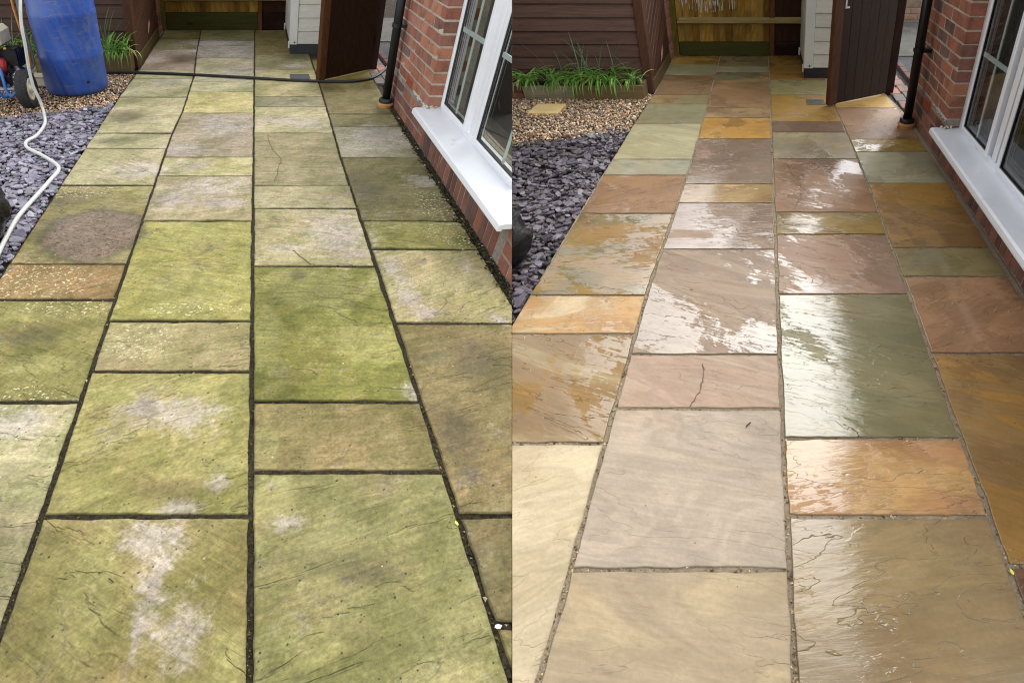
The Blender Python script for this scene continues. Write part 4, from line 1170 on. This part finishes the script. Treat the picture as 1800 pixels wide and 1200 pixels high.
# ------------------------------------------------------------------ planters and plants
def planter(side, x0, x1, y0, y1, h, label):
    t = thing('planter_bed', side, (x1, y0, 0), label, 'planter', 'low timber planters before the sheds')
    xm = x0 + (x1 - x0) * .42
    emit('sleeper', MB().box(x0, xm - .002, y0, y0 + .035, -.01, h - .006), M['planter'], side, t, bevel=.004, color=s2l((150, 140, 118)))
    emit('sleeper', MB().box(xm, x1, y0 + .002, y0 + .037, -.01, h), M['planter'], side, t, bevel=.004, color=s2l((122, 104, 72)))
    emit('end_board', MB().box(x1 - .036, x1 + .001, y0 + .0385, y1, -.01, h + .012), M['planter'], side, t, bevel=.004, color=s2l((104, 92, 62)))
    emit('soil', MB().box(x0, x1 - .038, y0 + .0375, y1, -.01, h - .02), M['soil'], side, t)
    if side == 'R':
        b = [shared('brick', MB().box(0, .2, 0, .1, 0, .05).v, MB().box(0, 1, 0, 1, 0, 1).f, M['brick'], side, bevel=.004)]
        for z in (.0, .055): place('brick', b[0], side, (x0 - .21, y0 + .01, z), t, bcol(1.0))
planter('L', -2.9, -1.245, 5.72, 5.90, .155, 'low timber planter of green shoots behind the blue barrel')
planter('R', -2.125, -1.062, 4.83, 5.005, .108, 'low weathered timber planter of strappy leaves before brown shed')

def leaf_mesh(side, az, ln, w, droop, stiff):
    """a strap leaf: rises, arches and hangs"""
    pts = []
    n = 8
    el = stiff
    p = np.zeros(3)
    d = np.array([math.cos(az), math.sin(az)])
    for i in range(n + 1):
        pts.append(p.copy())
        p = p + np.array([d[0] * math.cos(el), d[1] * math.cos(el), math.sin(el)]) * ln / n
        el -= droop / n
    mb = MB()
    nrm = np.array([-d[1], d[0], 0])
    for i, q in enumerate(pts):
        f = i / n
        ww = w * (0.55 + .45 * min(1, f * 4)) * (1 - max(0, f - .55) ** 2 / .2025 * .95)
        mb.v += [tuple(q - nrm * ww), tuple(q + np.array([0, 0, -ww * .5])), tuple(q + nrm * ww)]
    for i in range(n):
        a = i * 3
        mb.f += [(a, a + 1, a + 4, a + 3), (a + 1, a + 2, a + 5, a + 4)]
    return shared('leaf', mb.v, mb.f, M['leaf'], side, smooth=True)

for side in 'LR':
    wide = [leaf_mesh(side, a, random.uniform(.20, .32), random.uniform(.0055, .0092), random.uniform(1.3, 2.7), random.uniform(1.0, 1.5)) for a in np.linspace(0, 6.28, 26, endpoint=False)]
    front = [leaf_mesh(side, -math.pi / 2 + random.uniform(-.7, .7), random.uniform(.2, .28), random.uniform(.004, .006), random.uniform(2.4, 3.3), random.uniform(.7, 1.2)) for _ in range(10)]
    tall = [leaf_mesh(side, a, random.uniform(.34, .46), .0032, random.uniform(.3, 1.1), random.uniform(1.2, 1.5)) for a in np.linspace(0, 6.28, 9, endpoint=False)]
    if side == 'R':
        specs = [(-2.10, 4.92, .10, 46, 0, 1.0, 'leafy clump at the left end of the planter, under brown boards'),
                 (-1.83, 4.93, .11, 50, 2, 1.0, 'leafy clump left of the middle of the planter'),
                 (-1.60, 4.91, .10, 44, 9, 1.0, 'clump with tall thin upright blades amid the planter'),
                 (-1.40, 4.92, .11, 52, 8, 1.05, 'large arching clump with blue-green blades spilling over the planter'),
                 (-1.18, 4.93, .07, 34, 1, .8, 'small leafy clump at the right end of the planter')]
        zt = .092
    else:
        specs = [(-2.45, 5.80, .12, 26, 6, 1.2, 'sparse long-bladed clump behind the pressure washer'),
                 (-2.16, 5.80, .10, 34, 2, 1.0, 'leafy clump left of the blue barrel'),
                 (-1.46, 5.82, .08, 30, 7, 1.15, 'tall-bladed clump just right of the blue barrel'),
                 (-1.32, 5.80, .07, 34, 1, 1.0, 'leafy clump at the right end of the planter behind the barrel')]
        zt = .135
    for (px, py, r, nl, nt, sc, lab) in specs:
        t = thing('leafy_plant', side, (px, py, zt), lab, 'plant', 'strap leaved plants in the planters')
        nl = int(nl * 1.35)
        for k in range(nl + nt):
            a, q = random.uniform(0, 6.28), r * math.sqrt(random.random())
            me = random.choice(tall) if k >= nl else (random.choice(front) if random.random() < .3 else random.choice(wide))
            g = random.choice([(0.16, 0.33, 0.06), (0.22, 0.40, 0.09), (0.11, 0.25, 0.045), (0.30, 0.46, 0.12)]) if k < nl else (0.13, 0.24, 0.11)
            if random.random() < .05: g = (0.30, 0.22, 0.09)
            place('leaf', me, side, (px + q * math.cos(a), py + q * math.sin(a) * .5, zt), t, np.array(g) * 1.3 * random.uniform(.8, 1.2), sc * random.uniform(.75, 1.1))

# ------------------------------------------------------------------ lane beyond the gates
for side in 'LR':
    y0 = 4.55 if side == 'R' else 5.3
    dy = 0 if side == 'R' else .75
    def sheet(name, q, z, mat):
        mb = MB(); mb.v = [(a, b, z) for a, b in q] + [(a, b, -.06) for a, b in q]; n = len(q)
        mb.f = [tuple(range(n)), tuple(range(n, 2 * n))[::-1]] + [(i, i + n, (i + 1) % n + n, (i + 1) % n) for i in range(n)]
        return emit(name, mb, M[mat], side)
    a = sheet('lane', [(1.12, y0), (4.2, y0), (4.2, 6.43 + dy), (1.12, 6.43 + dy)], -.012, 'asphalt'); tag(a, kind='structure')
    k = sheet('pavement', [(1.42, 6.434 + dy), (4.2, 6.434 + dy), (4.2, 8.45 + dy * .4), (1.42, 8.45 + dy * .4)], .0, 'pavement'); tag(k, kind='structure')
    # block paving threshold: two rows of red and grey blocks
    bm_ = [shared('paver', np.array(MB().box(0, .098, 0, .198, -.05, 0).v), MB().box(0, 1, 0, 1, 0, 1).f, M['brick'], side, bevel=.004)]
    for r in range(2):
        yy = y0 + .02
        while yy < y0 + 1.0:
            xx = 1.165 + r * .104 - (0 if side == 'L' else max(0, (yy - 4.55)) * .06)
            place('paver', bm_[0], side, (xx, yy + r * .07, .004), a, s2l(random.choice([(150, 118, 108), (132, 118, 112), (170, 122, 108), (120, 112, 108)])))
            yy += .204
    eb = [shared('edging_brick', np.array(MB().box(0, .06, 0, .2, -.05, .03).v), MB().box(0, 1, 0, 1, 0, 1).f, M['brick'], side, bevel=.004)]
    for k2 in range(6):
        place('edging_brick', eb[0], side, (1.385, y0 + .25 + k2 * .207, 0), a, s2l((92, 66, 62)) * random.uniform(.8, 1.2))
    # house side wall closes the lane on the right; garden wall across its end
    if side == 'R':
        t = thing('garden_wall', side, (2.1, 8.6, 0), 'weathered pinkish brick wall at the far end of the lane', 'wall')
        emit('mortar_core', MB().box(.9, 4.4, 8.606, 8.8, -.02, .9), M['mortar_grey'], side, t)
        me = [shared('brick', np.array(MB().box(0, .215, 0, .1, 0, .065).v) + rng.normal(0, .001, (8, 3)), MB().box(0, 1, 0, 1, 0, 1).f, M['brick'], side, bevel=.004) for _ in range(3)]
        z, i = .0, 0
        while z < .8:
            x = 1.3 - (i % 2) * .11
            while x < 3.2:
                place('brick', random.choice(me), side, (x, 8.6, z), t, s2l(random.choice([(168, 128, 104), (150, 132, 104), (180, 140, 116), (140, 118, 96)])))
                x += .225
            z += .075; i += 1

# ------------------------------------------------------------------ drain covers, stepping stone
def drain(side, x0, x1, y0, y1, label):
    t = thing('drain_cover', side, (x0, y0, 0), label, 'drain cover', 'small drain covers let into the slabs')
    fr = MB().box(x0, x1, y0, y0 + .012, -.01, .0045).box(x0, x1, y1 - .012, y1, -.01, .0045).box(x0, x0 + .012, y0 + .012, y1 - .012, -.01, .0043).box(x1 - .012, x1, y0 + .012, y1 - .012, -.01, .0043)
    emit('frame', fr, M['grate'], side, t)
    emit('pan', MB().box(x0 + .012, x1 - .012, y0 + .012, y1 - .012, -.01, .0018 if side == 'R' else .003), M['gasket' if side == 'R' else 'grate'], side, t)
    n = 9
    for k in range(n):
        xx = x0 + .014 + (x1 - x0 - .028) * k / n
        emit('slat', MB().box(xx, xx + (x1 - x0 - .028) / n * .55, y0 + .0125, y1 - .0125, .0, .0042), M['grate'], side, t)
drain('L', .352, .546, 5.47, 5.645, 'grey drain cover set in mossy slab beside black cable')
drain('R', .364, .518, 4.672, 4.802, 'slotted grey drain cover set in wet golden slab')
st = MB(); q = [(-1.955, 4.657), (-1.71, 4.657), (-1.71, 4.415), (-1.959, 4.415)]
st.v = [(a, b, -.02) for a, b in q[::-1]] + [(a, b, .012) for a, b in q[::-1]]
st.f = [(3, 2, 1, 0), (4, 5, 6, 7), (0, 1, 5, 4), (1, 2, 6, 5), (2, 3, 7, 6), (3, 0, 4, 7)]
tag(emit('stepping_stone', st, M['yellow_stone'], 'R', bevel=.004), 'small pale yellow square slab lying on the gravel', 'stepping stone')

# ------------------------------------------------------------------ left yard: barrel, hoses, pressure washer
bx, by, br = -1.645, 5.145, .282
t = thing('blue_barrel', 'L', (bx, by, 0), 'tall scuffed blue plastic barrel standing on the gravel', 'barrel')
prof = [(.001, .004), (br - .05, .0), (br - .018, .008), (br - .004, .03), (br, .06), (br - .002, .27), (br + .003, .285), (br + .003, .315), (br - .002, .33), (br, .58), (br + .003, .595), (br + .003, .625), (br - .002, .64), (br - .006, .84), (br - .02, .875), (br - .012, .885), (br - .012, .91), (br - .03, .912), (br - .04, .895), (.001, .893)]
emit('body', MB().lathe((bx, by, 0), prof, 56), M['barrel'], 'L', t, smooth=True)
for (ax, ay) in ((-.12, 0), (.12, .02)):
    emit('bung', MB().lathe((bx + ax, by + ay, .893), [(.04, 0), (.04, .012), (.03, .016), (.001, .016)], 18), M['plinth'], 'L', t, smooth=True)
emit('plug', MB().lathe((bx + .175, by - .222, .115), [(.012, -.008), (.014, 0), (.012, .008), (.001, .01)], 10), M['gasket'], 'L', t)

gh = smooth_path([(-1.83, 4.99, .935), (-1.79, 4.80, .92), (-1.745, 4.57, .80), (-1.752, 4.47, .64), (-1.758, 4.45, .494), (-1.777, 4.45, .336), (-1.779, 4.45, .212), (-1.766, 4.45, .14), (-1.752, 4.45, .07), (-1.73, 4.40, .022), (-1.636, 4.127, .02), (-1.616, 3.867, .02), (-1.65, 3.741, .02), (-1.602, 3.62, .02), (-1.459, 3.486, .02), (-1.316, 3.33, .02), (-1.272, 3.229, .02), (-1.28, 3.081, .02), (-1.293, 2.896, .02), (-1.314, 2.61, .02), (-1.297, 2.361, .02), (-1.269, 2.117, .02), (-1.25, 1.8, .02)], 8)
tag(emit('garden_hose', MB().tube(gh, .0122, 12), M['hose_white'], 'L', smooth=True), 'white hose snaking from the blue barrel across slate chippings', 'hose')
oh = smooth_path([(-1.88, 5.08, .93), (-1.97, 5.02, .86), (-1.99, 5.0, .72), (-1.987, 5.0, .575), (-1.971, 5.0, .386), (-1.962, 5.0, .27), (-1.985, 4.96, .20), (-2.05, 4.9, .19)], 8)
tag(emit('orange_hose', MB().tube(oh, .010, 12), M['hose_orange'], 'L', smooth=True), 'orange hose hanging down beside the blue barrel to the washer', 'hose')
gy = smooth_path([(-1.86, 5.12, .93), (-1.93, 5.03, .86), (-1.953, 5.02, .715), (-1.956, 5.02, .513), (-1.946, 5.02, .298), (-1.96, 4.99, .22), (-2.04, 4.93, .21)], 8)
tag(emit('grey_hose', MB().tube(gy, .014, 12), M['hose_grey'], 'L', smooth=True), 'grey flexible hose hanging beside the orange one at the barrel', 'hose')
cb = smooth_path([(-2.6, 5.35, .015), (-2.179, 5.442, .014), (-1.8, 5.58, .016), (-1.474, 5.651, .016), (-1.19, 5.661, .014), (-.61, 5.587, .013), (.014, 5.462, .013), (.398, 5.382, .013), (.833, 5.342, .013), (1.062, 5.402, .013), (1.194, 5.524, .013), (1.323, 5.76, .013), (1.415, 5.99, .013), (1.507, 6.235, .013), (1.7, 6.9, .013)], 7)
tag(emit('black_cable', MB().tube(cb, .0125, 10), M['cable'], 'L', smooth=True), 'thick black cable lying across the mossy slabs to the gate', 'cable')
t = thing('white_block', 'L', (-2.01, 5.19, 0), 'cream white tub lying on gravel left of the barrel', 'tub')
emit('body', MB().box(-2.06, -1.93, 5.17, 5.30, .008, .085), M['cream'], 'L', t, bevel=.012)
emit('lid', MB().box(-2.063, -1.927, 5.167, 5.303, .086, .098), M['cream'], 'L', t, bevel=.005)

t = thing('pressure_washer', 'L', (-2.15, 4.75, 0), 'petrol pressure washer on blue tube frame with fat black tyres', 'pressure washer')
def wheel(x, y, r, w):
    ty = emit('wheel', MB().lathe((x, y, r), [(r * .62, -w / 2 + .012), (r * .9, -w / 2), (r * .97, -w * .36), (r, -w * .2), (r, w * .2), (r * .97, w * .36), (r * .9, w / 2), (r * .62, w / 2 - .012), (r * .62, -w / 2 + .012)], 36, 'x'), M['rubber'], 'L', t, smooth=True)
    tr = MB()
    for k in range(34):
        a = 2 * math.pi * k / 34
        for j in (-1, 0, 1):
            cy, cz = math.cos(a + (j % 2) * .09), math.sin(a + (j % 2) * .09)
            xx = x + j * w * .27
            rr = r * (1.012 if j == 0 else .995)
            p = [(xx - w * .115, y + cy * rr - cz * s * .009, r + cz * rr + cy * s * .009) for s in (-1, 1)]
            q = [(xx + w * .115, b, c) for (_, b, c) in p]
            i_ = [(v[0], y + (v[1] - y) * .97, r + (v[2] - r) * .97) for v in (p + q)]
            tr.hexa([i_[0], i_[2], i_[3], i_[1], p[0], q[0], q[1], p[1]])
    tag(emit('tread', tr, M['rubber'], 'L', ty), kind='stuff')
    emit('hub', MB().lathe((x, y, r), [(r * .62, -w * .3), (r * .6, w * .38), (r * .5, w * .42), (r * .42, w * .3), (r * .2, w * .3), (r * .18, w * .5), (.001, w * .52)], 24, 'x'), M['cream'], 'L', ty, smooth=True)
wheel(-1.90, 4.60, .142, .10)
wheel(-2.46, 4.60, .142, .10)
emit('axle', MB().tube([(-2.46, 4.6, .142), (-1.92, 4.6, .142)], .012, 10), M['steel'], 'L', t)
ft = MB()
for xx in (-2.06, -2.34):
    ft.tube(smooth_path([(xx, 4.98, .24), (xx + .01, 4.85, .25), (xx, 4.72, .21), (xx, 4.62, .14), (xx - .004, 4.56, .10), (xx - .03, 4.52, .12), (xx - .06, 4.48, .30), (xx - .07, 4.44, .50)], 6), .0135, 12)
ft.tube([(-2.06, 4.66, .16), (-2.34, 4.66, .16)], .0125, 10)
ft.tube(smooth_path([(-2.03, 4.9, .235), (-1.97, 4.85, .235), (-1.95, 4.78, .225), (-1.98, 4.7, .20)], 5), .0125, 10)
ft.tube(smooth_path([(-2.13, 4.70, .46), (-2.10, 4.67, .33), (-2.082, 4.62, .20), (-2.062, 4.58, .115), (-2.02, 4.56, .10), (-1.97, 4.6, .142)], 6), .0135, 12)
emit('frame_tube', ft, M['blue_tube'], 'L', t, smooth=True)
en = MB().box(-2.32, -2.02, 4.68, 4.95, .24, .30)
for k in range(6): en.box(-2.12, -1.955, 4.70 + k * .036, 4.72 + k * .036, .275, .395)
en.lathe((-2.02, 4.80, .34), [(.001, -.06), (.07, -.06), (.085, -.03), (.085, .03), (.06, .06), (.001, .062)], 20, 'x')
en.box(-2.06, -1.965, 4.72, 4.86, .375, .415)
emit('engine', en, M['engine'], 'L', t, bevel=.006)
emit('exhaust', MB().tube([(-1.985, 4.72, .285), (-1.965, 4.69, .265), (-1.955, 4.67, .25)], [.02, .018, .014], 12), M['steel'], 'L', t)
emit('casing', MB().lathe((-2.12, 4.70, .30), [(.001, .075), (.03, .075), (.05, .06), (.06, .02), (.06, -.05), (.02, -.07)], 20, 'x').box(-2.2, -2.075, 4.66, 4.73, .19, .30), M['red'], 'L', t, bevel=.004)
emit('fuel_tank', MB().box(-2.34, -2.05, 4.68, 4.96, .42, .56), M['cream'], 'L', t, bevel=.03)
emit('tank_cap', MB().lathe((-2.2, 4.8, .56), [(.035, 0), (.035, .02), (.001, .022)], 16), M['plinth'], 'L', t)
emit('knob', MB().lathe((-2.03, 4.70, .417), [(.012, 0), (.012, .01), (.001, .011)], 10), simple('yellow cap', (0.6, 0.45, 0.08), .4), 'L', t)
emit('pump', MB().box(-2.18, -2.03, 4.64, 4.69, .15, .235), M['engine'], 'L', t, bevel=.008)

# ------------------------------------------------------------------ black bags
def bag(side, cx, cy, rx, ry, h, label):
    mb = MB(); nu, nv = 56, 28
    sd = 3.3 if side == 'L' else 9.1
    for j in range(nv + 1):
        ph = math.pi * j / nv
        for i in range(nu):
            th = 2 * math.pi * i / nu
            x, y, z = math.sin(ph) * math.cos(th), math.sin(ph) * math.sin(th), math.cos(ph)
            r = 1 + .16 * mnoise.noise((x * 2 + sd, y * 2, z * 2)) + .05 * mnoise.noise((x * 7 + sd, y * 7, z * 5))
            r += .05 * abs(mnoise.noise((th * 2.2, ph * .8, sd))) * math.sin(ph)
            r -= .05 * math.sin(ph) ** 2 * max(0, math.sin(th * 7 + math.sin(ph * 3) * 1.5)) ** 3
            zz = h * .42 + z * h * .58 * r
            mb.v.append((cx + x * rx * r, cy + y * ry * r, max(.004, zz)))
    for j in range(nv):
        for i in range(nu):
            i2 = (i + 1) % nu
            mb.f.append((j * nu + i, (j + 1) * nu + i, (j + 1) * nu + i2, j * nu + i2))
    t = thing('rubbish_bag', side, (cx, cy, 0), label, 'bag', 'black bags on the slate')
    emit('sack', mb, M['bag'], side, t, smooth=True)
    emit('tied_neck', MB().lathe((cx, cy, h * .96), [(.05, 0), (.02, .03), (.035, .06), (.045, .075), (.02, .08), (.001, .078)], 16), M['bag'], side, t, smooth=True)
bag('L', -1.52, 2.40, .24, .25, .33, 'black plastic bag on dry slate beside the white hose')
bag('R', -1.385, 2.13, .24, .27, .31, 'shiny black plastic bag on damp slate beside the olive slab')

# ------------------------------------------------------------------ small litter
def leaf_bit(side, x, y, l, w, ang, mat, name, label, cat, group=None):
    c, s = math.cos(ang), math.sin(ang)
    pr = [(-1, 0, 0), (-.5, .8, .1), (.3, .9, .25), (1, 0, .4), (.3, -.9, .2), (-.5, -.8, .05), (0, 0, -.05)]
    mb = MB()
    mb.v = [(x + (a * l * c - b * w * s), y + (a * l * s + b * w * c), .003 + d * w) for a, b, d in pr]
    mb.f = [(i, (i + 1) % 6, 6) for i in range(6)]
    tag(emit(name, mb, M[mat], side), label, cat, group)
leaf_bit('L', .581, .77, .008, .005, 1.9, 'fallen', 'fallen_leaf', 'tiny yellow leaf in the joint of the mossy paving', 'leaf')
leaf_bit('L', .602, .493, .010, .006, .2, 'white_bit', 'fallen_petal', 'tiny white petal on the joint at lower right of mossy paving', 'petal')
leaf_bit('R', .657, .629, .009, .005, 1.9, 'fallen', 'fallen_leaf', 'tiny yellow leaf in the sandy joint of the cleaned paving', 'leaf')
tag(emit('twig', MB().tube([(-.389, .611, .005), (-.383, .607, .006), (-.374, .601, .005)], .0018, 6), M['twig'], 'L'), 'tiny dark twig on the nearest mossy slab', 'twig')
tag(emit('twig', MB().tube([(-.068, 1.124, .005), (-.062, 1.132, .006), (-.053, 1.142, .005)], .0022, 6), M['twig'], 'R'), 'tiny brown twig on the pale mauve slab', 'twig')
